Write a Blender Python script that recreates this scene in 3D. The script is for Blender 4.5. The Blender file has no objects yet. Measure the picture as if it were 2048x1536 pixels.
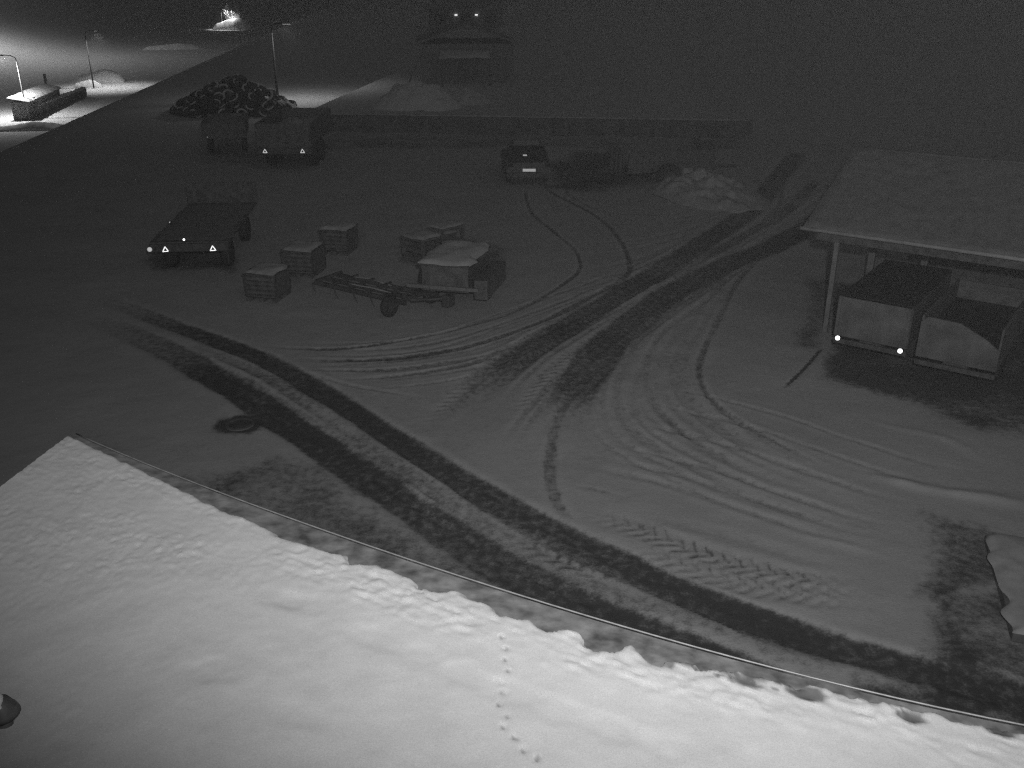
import bpy, bmesh, math, random
import numpy as np
from mathutils import Vector, Matrix, Euler

R = math.radians
random.seed(7)
rng = np.random.default_rng(11)
scene = bpy.context.scene
col = scene.collection

# ------------------------------------------------------------------ camera
FPX, PITCH, CAMH = 1900.0, R(23.5), 8.0          # focal length in pixels of a 2048 px wide frame
cam_d = bpy.data.cameras.new('camera')
cam_d.sensor_width = 36.0
cam_d.lens = 36.0 * FPX / 2048.0
cam_d.clip_start, cam_d.clip_end = 0.05, 4000
cam = bpy.data.objects.new('camera', cam_d)
cam.location = (0, 0, CAMH)
cam.rotation_euler = (math.pi / 2 - PITCH, 0, 0)
col.objects.link(cam)
scene.camera = cam

# ------------------------------------------------------------------ world, night sky, weak moon
SUN_EL, SUN_AZ = R(38), R(150)
w = bpy.data.worlds.new('World'); scene.world = w; w.use_nodes = True
nt = w.node_tree
bg = nt.nodes['Background']
sky = nt.nodes.new('ShaderNodeTexSky'); sky.sky_type = 'NISHITA'; sky.sun_disc = False
sky.sun_elevation = SUN_EL; sky.sun_rotation = SUN_AZ
bw = nt.nodes.new('ShaderNodeRGBToBW')            # the sensor sees no colour
nt.links.new(sky.outputs[0], bw.inputs[0]); nt.links.new(bw.outputs[0], bg.inputs[0])
bg.inputs[1].default_value = 0.0058

def add_light(name, kind, loc, energy, target=None, parent=None, **kw):
    d = bpy.data.lights.new(name, kind); d.energy = energy
    for k, v in kw.items(): setattr(d, k, v)
    o = bpy.data.objects.new(name, d); o.location = loc
    if target is not None:
        o.rotation_euler = (Vector(target) - Vector(loc)).to_track_quat('-Z', 'Y').to_euler()
    col.objects.link(o)
    if parent is not None:
        o.parent = parent
    return o

moon = add_light('moon', 'SUN', (0, 0, 60), 0.006, angle=R(12))
moon.rotation_euler = (math.pi / 2 - SUN_EL, 0, math.pi - SUN_AZ)

# the infrared floodlight on the camera mast: the main light of the picture
LAMP = Vector((0.55, -0.15, 8.75))
flood = add_light('infrared_floodlight', 'SPOT', LAMP, 2700.0, target=(5.4, 48.0, 4.6),
                  spot_size=R(118), spot_blend=1.0, shadow_soft_size=0.12)
EYE = Vector((0.2, 0.0, 8.3))                     # between lens and lamp: what reflectors send light back to

scene.view_settings.view_transform = 'Standard'
scene.view_settings.look = 'None'
scene.view_settings.exposure = 0.0
scene.view_settings.gamma = 1.0
scene.view_settings.use_curve_mapping = False
cy = scene.cycles
cy.use_denoising = False                          # the sampling noise stands for the sensor's grain
cy.use_adaptive_sampling = False
cy.max_bounces = 5; cy.diffuse_bounces = 3; cy.glossy_bounces = 2; cy.volume_bounces = 0
cy.sample_clamp_indirect = 2.0
cy.pixel_filter_type = 'BLACKMAN_HARRIS'; cy.filter_width = 1.3

# ------------------------------------------------------------------ picture point -> place
cF = Vector((0, math.cos(PITCH), -math.sin(PITCH))); cU = Vector((0, math.sin(PITCH), math.cos(PITCH)))
def ray(px, py): return cF + Vector((1, 0, 0)) * ((px - 1024) / FPX) - cU * ((py - 768) / FPX)
def gp(px, py, z=0.0):
    d = ray(px, py); t = (z - CAMH) / d.z
    return Vector((d.x * t, d.y * t, z))

# ------------------------------------------------------------------ noise
def vnoise(x, y, s, seed):
    x = np.asarray(x, float) / s + seed * 17.31; y = np.asarray(y, float) / s - seed * 9.77
    xi = np.floor(x); yi = np.floor(y); fx = x - xi; fy = y - yi
    fx = fx * fx * (3 - 2 * fx); fy = fy * fy * (3 - 2 * fy)
    def h(a, b):
        v = np.sin(a * 127.1 + b * 311.7 + seed * 3.7) * 43758.5453
        return v - np.floor(v)
    return ((h(xi, yi) * (1 - fx) + h(xi + 1, yi) * fx) * (1 - fy) + (h(xi, yi + 1) * (1 - fx) + h(xi + 1, yi + 1) * fx) * fy) * 2 - 1
def fbm(x, y, s, seed, n=3):
    o = 0; a = 1; t = 0
    for k in range(n):
        o = o + a * vnoise(x, y, s / 2 ** k, seed + k); t += a; a *= .5
    return o / t
def sstep(a, b, x):
    t = np.clip((np.asarray(x, float) - a) / (b - a), 0, 1); return t * t * (3 - 2 * t)

# ------------------------------------------------------------------ materials
MATS = {}
def mat(name, c, rough=0.8, metal=0.0, var=0.25, scale=6.0, bump=0.15, emit=None):
    m = bpy.data.materials.new(name); m.use_nodes = True
    n = m.node_tree.nodes; l = m.node_tree.links
    b = n['Principled BSDF']
    b.inputs['Roughness'].default_value = rough; b.inputs['Metallic'].default_value = metal
    b.inputs['Specular IOR Level'].default_value = 0.3
    tc = n.new('ShaderNodeTexCoord'); no = n.new('ShaderNodeTexNoise')
    no.inputs['Scale'].default_value = scale; no.inputs['Detail'].default_value = 6
    l.new(tc.outputs['Object'], no.inputs['Vector'])
    rp = n.new('ShaderNodeMapRange')
    rp.inputs[1].default_value = 0.3; rp.inputs[2].default_value = 0.7
    rp.inputs[3].default_value = c * (1 - var); rp.inputs[4].default_value = min(.95, c * (1 + var))
    l.new(no.outputs[0], rp.inputs[0]); l.new(rp.outputs[0], b.inputs['Base Color'])
    if bump:
        bp = n.new('ShaderNodeBump'); bp.inputs['Strength'].default_value = bump; bp.inputs['Distance'].default_value = 0.02
        l.new(no.outputs[0], bp.inputs['Height']); l.new(bp.outputs[0], b.inputs['Normal'])
    if emit:
        b.inputs['Emission Color'].default_value = (1, 1, 1, 1); b.inputs['Emission Strength'].default_value = emit
    MATS[name] = m
    return m
mat('snow', 0.76, 0.9, var=0.06, scale=5, bump=0.2)
mat('old_snow', 0.62, 0.9, var=0.2, scale=4, bump=0.3)
mat('roof_sheet', 0.20, 0.8, var=0.6, scale=9, bump=0.3)
mat('bright_metal', 0.36, 0.55, metal=0.3, var=0.2, scale=20)
mat('dark_paint', 0.20, 0.6, var=0.3)
mat('dark_steel', 0.16, 0.6, metal=0.3, var=0.4)
mat('rubber', 0.08, 0.85, var=0.3, scale=12)
mat('concrete', 0.22, 0.9, var=0.35, scale=2.5, bump=0.3)
mat('concrete_dark', 0.19, 0.9, var=0.35, scale=2.5, bump=0.3)
mat('wood', 0.16, 0.85, var=0.4, scale=8)
mat('wood_dark', 0.18, 0.85, var=0.4, scale=8)
mat('pale_paint', 0.20, 0.7, var=0.4, scale=2.2)
mat('post_paint', 0.30, 0.7, var=0.25, scale=5)
mat('wall_plaster', 0.25, 0.9, var=0.2, scale=2)
mat('plastic_sheet', 0.05, 0.5, var=0.3, scale=3)
mat('bark', 0.6, 0.95, var=0.4, scale=12)
mat('glass_dark', 0.03, 0.2, var=0.0, bump=0)
mat('reflector', 0.85, 0.33, metal=1.0, var=0.08, scale=60, bump=0)
mat('reflector_bright', 0.95, 0.24, metal=1.0, var=0.02, scale=60, bump=0)
mat('reflector_dull', 0.6, 0.38, metal=1.0, var=0.1, scale=60, bump=0)
mat('pole_dark', 0.04, 0.9, var=.3)
mat('lamp_lens', 0.8, 0.4, var=0, bump=0, emit=3.0)
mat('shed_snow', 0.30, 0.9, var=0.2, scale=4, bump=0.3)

# yard surface: thin trodden snow over dark asphalt, the wear read from the mesh's own attributes
def ground_material():
    m = bpy.data.materials.new('yard_surface'); m.use_nodes = True
    n = m.node_tree.nodes; l = m.node_tree.links; b = n['Principled BSDF']
    b.inputs['Roughness'].default_value = 0.9; b.inputs['Specular IOR Level'].default_value = 0.15
    ab = n.new('ShaderNodeAttribute'); ab.attribute_name = 'bare'
    af = n.new('ShaderNodeAttribute'); af.attribute_name = 'fresh'
    tc = n.new('ShaderNodeTexCoord')
    def noise(s, d=5):
        o = n.new('ShaderNodeTexNoise'); o.inputs['Scale'].default_value = s; o.inputs['Detail'].default_value = d
        l.new(tc.outputs['Object'], o.inputs['Vector']); return o.outputs[0]
    def math_(op, a, bb, clamp=False):
        o = n.new('ShaderNodeMath'); o.operation = op; o.use_clamp = clamp
        for i, v in enumerate((a, bb)):
            if isinstance(v, (int, float)): o.inputs[i].default_value = v
            else: l.new(v, o.inputs[i])
        return o.outputs[0]
    n1 = noise(7.0); n2 = noise(38.0, 3); n3 = noise(0.5, 4)
    # cover = how much ground shows: attribute broken up by two noises
    k = math_('ADD', ab.outputs['Fac'], math_('MULTIPLY', math_('SUBTRACT', n1, 0.5), 0.9))
    k = math_('ADD', k, math_('MULTIPLY', math_('SUBTRACT', n2, 0.5), 0.7))
    mr = n.new('ShaderNodeMapRange'); mr.interpolation_type = 'SMOOTHSTEP'
    mr.inputs[1].default_value = 0.12; mr.inputs[2].default_value = 0.92
    l.new(k, mr.inputs[0])
    snow_v = math_('ADD', math_('MULTIPLY', n3, 0.22), math_('MULTIPLY', n2, 0.30))
    snow_v = math_('ADD', snow_v, 0.41)
    mixf = n.new('ShaderNodeMix'); mixf.data_type = 'FLOAT'
    l.new(af.outputs['Fac'], mixf.inputs[0]); l.new(snow_v, mixf.inputs[2]); mixf.inputs[3].default_value = 0.84
    asp = math_('ADD', math_('MULTIPLY', n2, 0.12), 0.06)
    mixg = n.new('ShaderNodeMix'); mixg.data_type = 'FLOAT'
    l.new(mr.outputs[0], mixg.inputs[0]); l.new(mixf.outputs[0], mixg.inputs[2]); l.new(asp, mixg.inputs[3])
    l.new(mixg.outputs[0], b.inputs['Base Color'])
    bp = n.new('ShaderNodeBump'); bp.inputs['Strength'].default_value = 0.35; bp.inputs['Distance'].default_value = 0.02
    l.new(math_('ADD', n2, n1), bp.inputs['Height']); l.new(bp.outputs[0], b.inputs['Normal'])
    return m
MATS['yard'] = ground_material()
def roof_snow_material():
    m = MATS['snow'].copy(); m.name = 'roof_snow'
    n = m.node_tree.nodes; l = m.node_tree.links; b = n['Principled BSDF']
    src = b.inputs['Base Color'].links[0].from_socket
    at = n.new('ShaderNodeAttribute'); at.attribute_name = 'dark_tone'
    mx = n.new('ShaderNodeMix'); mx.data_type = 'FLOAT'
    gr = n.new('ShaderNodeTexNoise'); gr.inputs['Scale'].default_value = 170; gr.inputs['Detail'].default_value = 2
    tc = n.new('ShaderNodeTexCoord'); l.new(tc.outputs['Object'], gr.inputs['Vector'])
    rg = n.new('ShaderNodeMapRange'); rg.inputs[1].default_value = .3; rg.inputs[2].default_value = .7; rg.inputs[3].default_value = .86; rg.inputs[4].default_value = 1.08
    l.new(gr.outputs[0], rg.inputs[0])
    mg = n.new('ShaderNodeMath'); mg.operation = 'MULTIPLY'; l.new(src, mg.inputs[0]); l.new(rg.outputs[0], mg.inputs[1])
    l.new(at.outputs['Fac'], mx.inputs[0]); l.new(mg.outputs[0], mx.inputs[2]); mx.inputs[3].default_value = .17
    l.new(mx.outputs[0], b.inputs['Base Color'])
    return m
MATS['roof_snow'] = roof_snow_material()

# ------------------------------------------------------------------ helpers
def tag(o, label=None, cat=None, group=None, kind=None):
    if label: o['label'] = label
    if cat: o['category'] = cat
    if group: o['group'] = group
    if kind: o['kind'] = kind
    return o
def empty(name, loc=(0, 0, 0), rz=0.0):
    o = bpy.data.objects.new(name, None); o.location = loc; o.rotation_euler = (0, 0, rz)
    o.empty_display_size = 0.2; col.objects.link(o); return o
def copy_tree(o, parent=None):
    c = o.copy(); col.objects.link(c); c.parent = parent
    for ch in o.children:
        copy_tree(ch, c)
    return c

class MB:
    """collects shapes into one mesh"""
    def __init__(s): s.bm = bmesh.new()
    def _xf(s, geom, m): bmesh.ops.transform(s.bm, matrix=m, verts=geom)
    def box(s, c, size, rot=(0, 0, 0), bevel=0.0):
        r = bmesh.ops.create_cube(s.bm, size=1.0)['verts']
        s._xf(r, Matrix.Translation(c) @ Euler(rot).to_matrix().to_4x4() @ Matrix.Diagonal((*size, 1)))
        if bevel:
            ed = list({e for v in r for e in v.link_edges})
            bmesh.ops.bevel(s.bm, geom=ed, offset=bevel, segments=2, affect='EDGES', profile=0.5)
        return s
    def tube(s, pts, radii, seg=8, caps=True):
        pts = [Vector(p) for p in pts]
        if not isinstance(radii, (list, tuple)): radii = [radii] * len(pts)
        rings = []
        for i, p in enumerate(pts):
            a = pts[max(0, i - 1)]; b = pts[min(len(pts) - 1, i + 1)]
            d = (b - a).normalized()
            ref = Vector((0, 0, 1)) if abs(d.z) < .9 else Vector((1, 0, 0))
            x = d.cross(ref).normalized(); y = d.cross(x)
            rings.append([s.bm.verts.new(p + (x * math.cos(2 * math.pi * k / seg) + y * math.sin(2 * math.pi * k / seg)) * radii[i]) for k in range(seg)])
        for a, b in zip(rings, rings[1:]):
            for k in range(seg):
                s.bm.faces.new((a[k], a[(k + 1) % seg], b[(k + 1) % seg], b[k]))
        if caps and seg > 2:
            s.bm.faces.new(rings[0][::-1]); s.bm.faces.new(rings[-1])
        return s
    def lathe(s, prof, axis='Y', c=(0, 0, 0), seg=24, arc=(0, 2 * math.pi)):
        full = abs(arc[1] - arc[0] - 2 * math.pi) < 1e-6
        n = seg if full else seg + 1
        rings = []
        for k in range(n):
            a = arc[0] + (arc[1] - arc[0]) * k / seg
            ring = []
            for r, h in prof:
                if axis == 'Y': p = (r * math.cos(a), h, r * math.sin(a))
                elif axis == 'X': p = (h, r * math.cos(a), r * math.sin(a))
                else: p = (r * math.cos(a), r * math.sin(a), h)
                ring.append(s.bm.verts.new(Vector(c) + Vector(p)))
            rings.append(ring)
        m = len(prof)
        for k in range(seg):
            a, b = rings[k], rings[(k + 1) % n]
            for i in range(m - 1):
                s.bm.faces.new((a[i], b[i], b[i + 1], a[i + 1]))
        return s
    def prism(s, poly, depth, m=None):
        """polygon in XZ extruded along +Y by depth"""
        a = [s.bm.verts.new((x, 0, z)) for x, z in poly]; b = [s.bm.verts.new((x, depth, z)) for x, z in poly]
        s.bm.faces.new(a); s.bm.faces.new(b[::-1])
        k = len(poly)
        for i in range(k): s.bm.faces.new((a[i], b[i], b[(i + 1) % k], a[(i + 1) % k]))
        if m is not None: s._xf(a + b, m)
        return s
    def build(s, name, material, parent=None, smooth=False, loc=None):
        bmesh.ops.recalc_face_normals(s.bm, faces=s.bm.faces)
        me = bpy.data.meshes.new(name); s.bm.to_mesh(me); s.bm.free()
        me.materials.append(MATS[material])
        if smooth: me.polygons.foreach_set('use_smooth', [True] * len(me.polygons))
        o = bpy.data.objects.new(name, me); col.objects.link(o)
        if parent is not None: o.parent = parent
        if loc is not None: o.location = loc
        return o

def grid_mesh(name, X, Y, Z, material, parent=None, attrs=None, smooth=True):
    """X, Y, Z are 2-D arrays (rows, columns)"""
    nr, nc = X.shape
    co = np.stack([X, Y, Z], -1).reshape(-1, 3).astype(np.float32)
    idx = np.arange(nr * nc).reshape(nr, nc)
    q = np.stack([idx[:-1, :-1], idx[:-1, 1:], idx[1:, 1:], idx[1:, :-1]], -1).reshape(-1, 4).astype(np.int32)
    me = bpy.data.meshes.new(name)
    me.vertices.add(len(co)); me.vertices.foreach_set('co', co.ravel())
    me.loops.add(q.size); me.loops.foreach_set('vertex_index', q.ravel())
    me.polygons.add(len(q)); me.polygons.foreach_set('loop_start', np.arange(0, q.size, 4, dtype=np.int32))
    me.update(calc_edges=True)
    if smooth: me.polygons.foreach_set('use_smooth', np.ones(len(q), bool))
    for k, v in (attrs or {}).items():
        at = me.attributes.new(k, 'FLOAT', 'POINT'); at.data.foreach_set('value', v.astype(np.float32).ravel())
    me.materials.append(MATS[material])
    o = bpy.data.objects.new(name, me); col.objects.link(o)
    if parent is not None: o.parent = parent
    return o

def snow_slab(w_, l_, t_, seed, n=12, base=0.0, edge=0.25):
    """a lid of lying snow, closed below, w (x) by l (y); local z from base"""
    nx = max(6, int(n)); ny = max(6, int(n * l_ / max(w_, .01))); ny = min(ny, 60)
    x = np.linspace(-w_ / 2, w_ / 2, nx); y = np.linspace(-l_ / 2, l_ / 2, ny)
    X, Y = np.meshgrid(x, y)
    e = np.minimum(np.minimum(X + w_ / 2, w_ / 2 - X) / (edge * w_), np.minimum(Y + l_ / 2, l_ / 2 - Y) / (edge * w_))
    e = np.clip(e, 0, 1); h = t_ * np.sqrt(np.clip(1 - (1 - e) ** 2, 0, 1)) * (1 + .55 * fbm(X, Y, .45, seed))
    jx = X + .07 * w_ * vnoise(X, Y, .3, seed + 5) * (1 - e); jy = Y + .07 * w_ * vnoise(X, Y, .3, seed + 8) * (1 - e)
    return jx, jy, base + h

def snow_cap(name, parent, size, z, seed, material='snow', loc=(0, 0), n=14, t=None, tilt=None):
    X, Y, Z = snow_slab(size[0], size[1], t or size[2], seed, n, 0.0)
    o = grid_mesh(name, X, Y, Z, material, parent)
    o.location = (loc[0], loc[1], z)
    if tilt: o.rotation_euler = tilt
    return o

def aim_rot(world_pos):
    """rotation that turns local -Y to the mast with lens and lamp"""
    d = (EYE - Vector(world_pos)).normalized()
    return d.to_track_quat('-Y', 'Z')

def reflector(parent, local, shape, size, material, name='reflector'):
    """a small plate whose face is turned to the mast; local is in the parent's frame (z rotation only)"""
    mb = MB()
    if shape == 'triangle':
        t = size * 0.17
        P = [Vector((math.cos(a) * size / 1.732, 0, math.sin(a) * size / 1.732)) for a in (math.pi / 2, math.pi * 7 / 6, -math.pi / 6)]
        for a, b in zip(P, P[1:] + P[:1]):
            c = (a + b) / 2; d = b - a
            mb.box(c, (d.length + t * .6, 0.012, t), (0, -math.atan2(d.z, d.x), 0))
    elif shape == 'disc':
        mb.lathe([(0.0, -0.008), (size * .35, -.0078), (size * .5, -0.007), (size * .5, 0.01)], 'Y', seg=20)
    else:
        mb.box((0, 0, 0), (size[0], 0.012, size[1]))
    o = mb.build(name, material, parent)
    o.location = local
    wp = Matrix.Rotation(parent.rotation_euler.z, 4, 'Z') @ Vector(local) + parent.location
    q = aim_rot(wp)
    o.rotation_mode = 'QUATERNION'
    o.rotation_quaternion = Euler((0, 0, -parent.rotation_euler.z)).to_quaternion() @ q
    return o

def wheel(parent, c, r, wdt, name='wheel'):
    """axle along local X"""
    t = MB().lathe([(r * .55, -wdt / 2), (r * .93, -wdt / 2), (r, -wdt * .3), (r, wdt * .3), (r * .93, wdt / 2), (r * .55, wdt / 2)], 'X', c, 22).build(name, 'rubber', parent, True)
    MB().lathe([(0.0, -wdt * .3), (r * .2, -wdt * .36), (r * .5, -wdt * .2), (r * .56, -wdt * .42), (r * .56, wdt * .42), (r * .5, wdt * .2), (r * .2, wdt * .36), (0.0, wdt * .3)], 'X', c, 18).build('rim', 'dark_steel', t, True)
    return t

# ================================================================== SETTING: the ground
TERR_A, TERR_B = gp(590, 262), gp(1500, 278)      # foot of the long low wall
wd = (TERR_B - TERR_A); wd.z = 0; WLEN = wd.length; wd.normalize(); wn = Vector((-wd.y, wd.x, 0))
HILL_A, HILL_B = gp(0, 258, -6), gp(470, 45, -6)
def terrain(x, y):
    x = np.asarray(x, float); y = np.asarray(y, float)
    # valley to the left of the yard: side line from A to B
    ax, ay, bx, by = -22.0, 45.0, -50.0, 330.0
    dx, dy = bx - ax, by - ay; L = math.hypot(dx, dy)
    s = ((x - ax) * (-dy) + (y - ay) * dx) / L
    along = ((x - ax) * dx + (y - ay) * dy) / L
    z = -6.0 * sstep(1.0, 16.0, s) * sstep(-30, 10, along)
    # hillside rising beyond the lane in the valley
    hx, hy = HILL_A.x, HILL_A.y; ex, ey = HILL_B.x - hx, HILL_B.y - hy; HL_ = math.hypot(ex, ey)
    h = ((x - hx) * (-ey) + (y - hy) * ex) / HL_
    z = z + 19.0 * sstep(7.0, 95.0, h)
    # terrace behind the low wall
    q = (x - TERR_A.x) * wn.x + (y - TERR_A.y) * wn.y
    p = (x - TERR_A.x) * wd.x + (y - TERR_A.y) * wd.y
    terr = sstep(0.12, 0.3, q) * sstep(-0.4, 0.3, p) * (1 - sstep(WLEN - 6, WLEN - .5, p))
    z = z + 0.85 * terr * (1 - 0.5 * sstep(60, 200, q))
    z = z + 0.25 * fbm(x, y, 60.0, 3) * sstep(70, 140, y)
    return z

def axis(segs):
    out = []
    for a, b, s in segs:
        out.append(np.arange(a, b - 1e-6, s))
    return np.concatenate(out + [np.array([segs[-1][1]])])
gx = axis([(-700, -120, 20.0), (-120, -42, 1.5), (-42, -14, 0.22), (-14, 13, 0.055), (13, 30, 0.25), (30, 100, 3.0), (100, 700, 25.0)])
gy = axis([(-40, 6, 2.0), (6, 26, 0.055), (26, 46, 0.11), (46, 75, 0.2), (75, 150, 1.0), (150, 420, 5.0), (420, 900, 20.0)])
GX, GY = np.meshgrid(gx, gy)
GZ = terrain(GX, GY)
bare = np.zeros_like(GX); fresh = np.zeros_like(GX); dz = np.zeros_like(GX)

def densify(pix, n=8):
    P = np.array([list(gp(*p))[:2] for p in pix]); out = []
    k = len(P)
    for i in range(k - 1):
        p0 = P[max(i - 1, 0)]; p1 = P[i]; p2 = P[i + 1]; p3 = P[min(i + 2, k - 1)]
        for j in range(n):
            t = j / n
            out.append(0.5 * ((2 * p1) + (-p0 + p2) * t + (2 * p0 - 5 * p1 + 4 * p2 - p3) * t * t + (-p0 + 3 * p1 - 3 * p2 + p3) * t ** 3))
    out.append(P[-1]); return np.array(out)
def curve_field(P, wmax):
    """for grid points within wmax of polyline P: (row slice, col slice, signed distance, arc length)"""
    x0, y0 = P.min(0) - wmax; x1, y1 = P.max(0) + wmax
    c0, c1 = np.searchsorted(gx, [x0, x1]); r0, r1 = np.searchsorted(gy, [y0, y1])
    X = GX[r0:r1, c0:c1]; Y = GY[r0:r1, c0:c1]
    best = np.full(X.shape, 1e9); sd = np.full(X.shape, 1e9); al = np.zeros(X.shape); acc = 0.0
    for a, b in zip(P, P[1:]):
        d = b - a; L = math.hypot(*d)
        if L < 1e-6: continue
        lo = np.minimum(a, b) - wmax; hi = np.maximum(a, b) + wmax
        i0, i1 = np.searchsorted(gx, [lo[0], hi[0]]) - c0; j0, j1 = np.searchsorted(gy, [lo[1], hi[1]]) - r0
        i0 = max(i0, 0); j0 = max(j0, 0)
        xs = X[j0:j1, i0:i1] - a[0]; ys = Y[j0:j1, i0:i1] - a[1]
        t = np.clip((xs * d[0] + ys * d[1]) / L ** 2, 0, 1)
        ex = xs - t * d[0]; ey = ys - t * d[1]; dist = np.hypot(ex, ey)
        m = dist < best[j0:j1, i0:i1]
        best[j0:j1, i0:i1][m] = dist[m]
        sg = np.where(ex * -d[1] + ey * d[0] >= 0, 1, -1)
        sd[j0:j1, i0:i1][m] = (dist * sg)[m]; al[j0:j1, i0:i1][m] = (acc + t * L)[m]
        acc += L
    return slice(r0, r1), slice(c0, c1), sd, al, acc
def track(pix, wdt, dark, ridge=0.25, depth=0.03, tread=0.0, fade=2.0, ragged=0.25, lug=0.24, even=False):
    P = densify(pix)
    rs, cs, sd, al, L = curve_field(P, wdt * 1.4 + 0.3)
    X = GX[rs, cs]; Y = GY[rs, cs]
    w_ = wdt * (1 + ragged * fbm(X, Y, 1.1, 21)) / 2
    ad = np.abs(sd)
    core = 1 - sstep(w_ * 0.75, w_ * 1.2, ad)
    f0, f1 = fade if isinstance(fade, tuple) else (fade, fade)
    ends = sstep(-0.1, f0, al) * (1 - sstep(L - f1, L + 0.1, al))
    core = core * ends * ((0.92 + 0.22 * fbm(X, Y, 1.9, 33)) if even else (0.82 + 0.3 * fbm(X, Y, 1.6, 33)))
    if tread:
        ph = ((al + ad * 0.9) / lug) % 1.0
        half = np.where(sd > 0, 0.0, 0.5)
        ph = ((al + ad * 0.95) / lug + half) % 1.0
        bars = 1 - sstep(0.12, 0.30, np.abs(ph - 0.5))
        core = core * ((1 - tread) + tread * bars)
    rd = np.exp(-((ad - w_ * 1.3) / (0.09 + 0.1 * wdt)) ** 2) * ends * (0.6 + 0.5 * fbm(X, Y, .8, 44))
    b = bare[rs, cs]; np.maximum(b, core * dark, out=b)
    f = fresh[rs, cs]; np.maximum(f, np.clip(rd * ridge, 0, 1), out=f)
    dz[rs, cs] += -depth * core + 0.6 * depth * rd * (ridge > 0)
def ridge(pix, wdt, amount, hgt):
    P = densify(pix); rs, cs, sd, al, L = curve_field(P, wdt * 2)
    X = GX[rs, cs]; Y = GY[rs, cs]
    e = np.exp(-(sd / (wdt * .6 * (1 + .4 * fbm(X, Y, .9, 61)))) ** 2) * sstep(0, 1.0, al) * (1 - sstep(L - 1, L, al))
    f = fresh[rs, cs]; np.maximum(f, e * amount, out=f); dz[rs, cs] += e * hgt * (1 + .5 * fbm(X, Y, .4, 62))
def region(pix, amount, soft=0.5, rough=0.6, seed=70, target='bare'):
    """filled polygon with a ragged soft border"""
    P = np.array([list(gp(*p))[:2] for p in pix])
    lo = P.min(0) - 2; hi = P.max(0) + 2
    c0, c1 = np.searchsorted(gx, [lo[0], hi[0]]); r0, r1 = np.searchsorted(gy, [lo[1], hi[1]])
    X = GX[r0:r1, c0:c1]; Y = GY[r0:r1, c0:c1]
    Xn = X + rough * .6 * fbm(X, Y, 1.3, seed); Yn = Y + rough * fbm(X, Y, 1.3, seed + 4)
    inside = np.zeros(X.shape, bool); dist = np.full(X.shape, 1e9)
    for a, b in zip(P, np.roll(P, -1, 0)):
        c = ((a[1] > Yn) != (b[1] > Yn)) & (Xn < (b[0] - a[0]) * (Yn - a[1]) / (b[1] - a[1] + 1e-12) + a[0]); inside ^= c
        d = b - a; t = np.clip(((Xn - a[0]) * d[0] + (Yn - a[1]) * d[1]) / (d @ d + 1e-9), 0, 1)
        dist = np.minimum(dist, np.hypot(Xn - a[0] - t * d[0], Yn - a[1] - t * d[1]))
    s = np.where(inside, dist, -dist)
    e = sstep(-soft, soft, s) * amount * (0.85 + .35 * fbm(X, Y, .9, seed + 9))
    tgt = bare if target == 'bare' else fresh
    v = tgt[r0:r1, c0:c1]; np.maximum(v, e, out=v)

# mottling of the thin snow
bare += 0.10 + 0.10 * fbm(GX, GY, 6.0, 5) + 0.08 * fbm(GX, GY, 1.5, 8)
# streaks from ploughing and driving on the right half of the yard
# --- bare, half bare and darker areas
region([(150, 890), (420, 950), (560, 905), (700, 985), (860, 1080), (1000, 1150), (1200, 1235), (1400, 1315), (1000, 1260), (600, 1150), (200, 990)], 0.62, 0.6, .8, 70)
region([(820, 1010), (980, 1020), (1200, 1130), (1450, 1230), (1700, 1320), (1640, 1350), (1350, 1260), (1100, 1200), (900, 1110)], 0.52, 0.4, .6, 74)
region([(1720, 1345), (1850, 1345), (1870, 1290), (1880, 1200), (1990, 1180), (2100, 1150), (2100, 1480), (1900, 1450), (1720, 1400)], 0.82, 0.35, .6, 78)
region([(1830, 1030), (1900, 1035), (2100, 1075), (2100, 1180), (1960, 1200), (1880, 1230), (1820, 1200)], 0.72, 0.35, .7, 82)
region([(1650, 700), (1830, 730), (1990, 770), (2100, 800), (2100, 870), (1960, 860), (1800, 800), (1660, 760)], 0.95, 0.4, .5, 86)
region([(1610, 560), (1660, 560), (1650, 700), (1600, 690)], 0.8, 0.35, .4, 90)  # darker ground left of the shed post
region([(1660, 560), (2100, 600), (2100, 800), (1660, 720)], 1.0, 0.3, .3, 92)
region([(955, 480), (1015, 500), (1000, 570), (940, 580), (860, 545), (800, 520), (800, 470), (860, 470)], 0.7, 0.35, .4, 94)  # darker ground around and right of the seed drill
region([(560, 500), (640, 510), (600, 570), (520, 580)], 0.45, 0.4, .4, 96)  # darker ground beside the nearest box
region([(650, 455), (740, 460), (700, 510), (640, 500)], 0.45, 0.5, .4, 97)  # darker ground beside the farthest box
region([(1090, 330), (1150, 300), (1290, 300), (1300, 350), (1200, 385), (1090, 380)], 0.9, 0.8, 1.0, 98)
region([(600, 262), (1000, 262), (1500, 280), (1500, 300), (1000, 295), (600, 300)], 0.8, 0.8, .8, 99)
region([(390, 250), (600, 240), (640, 330), (400, 330)], 0.55, 1.0, 1.0, 101)
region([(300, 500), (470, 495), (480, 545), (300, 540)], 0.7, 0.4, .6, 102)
region([(1210, 1215), (1300, 1235), (1450, 1270), (1700, 1350), (1690, 1385), (1500, 1340), (1380, 1305), (1300, 1265)], 0.55, 0.15, .15, 104, 'fresh')
region([(1300, 380), (1360, 310), (1440, 330), (1480, 380), (1450, 430), (1330, 450)], 0.55, 0.8, .8, 106, 'fresh')
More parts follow.
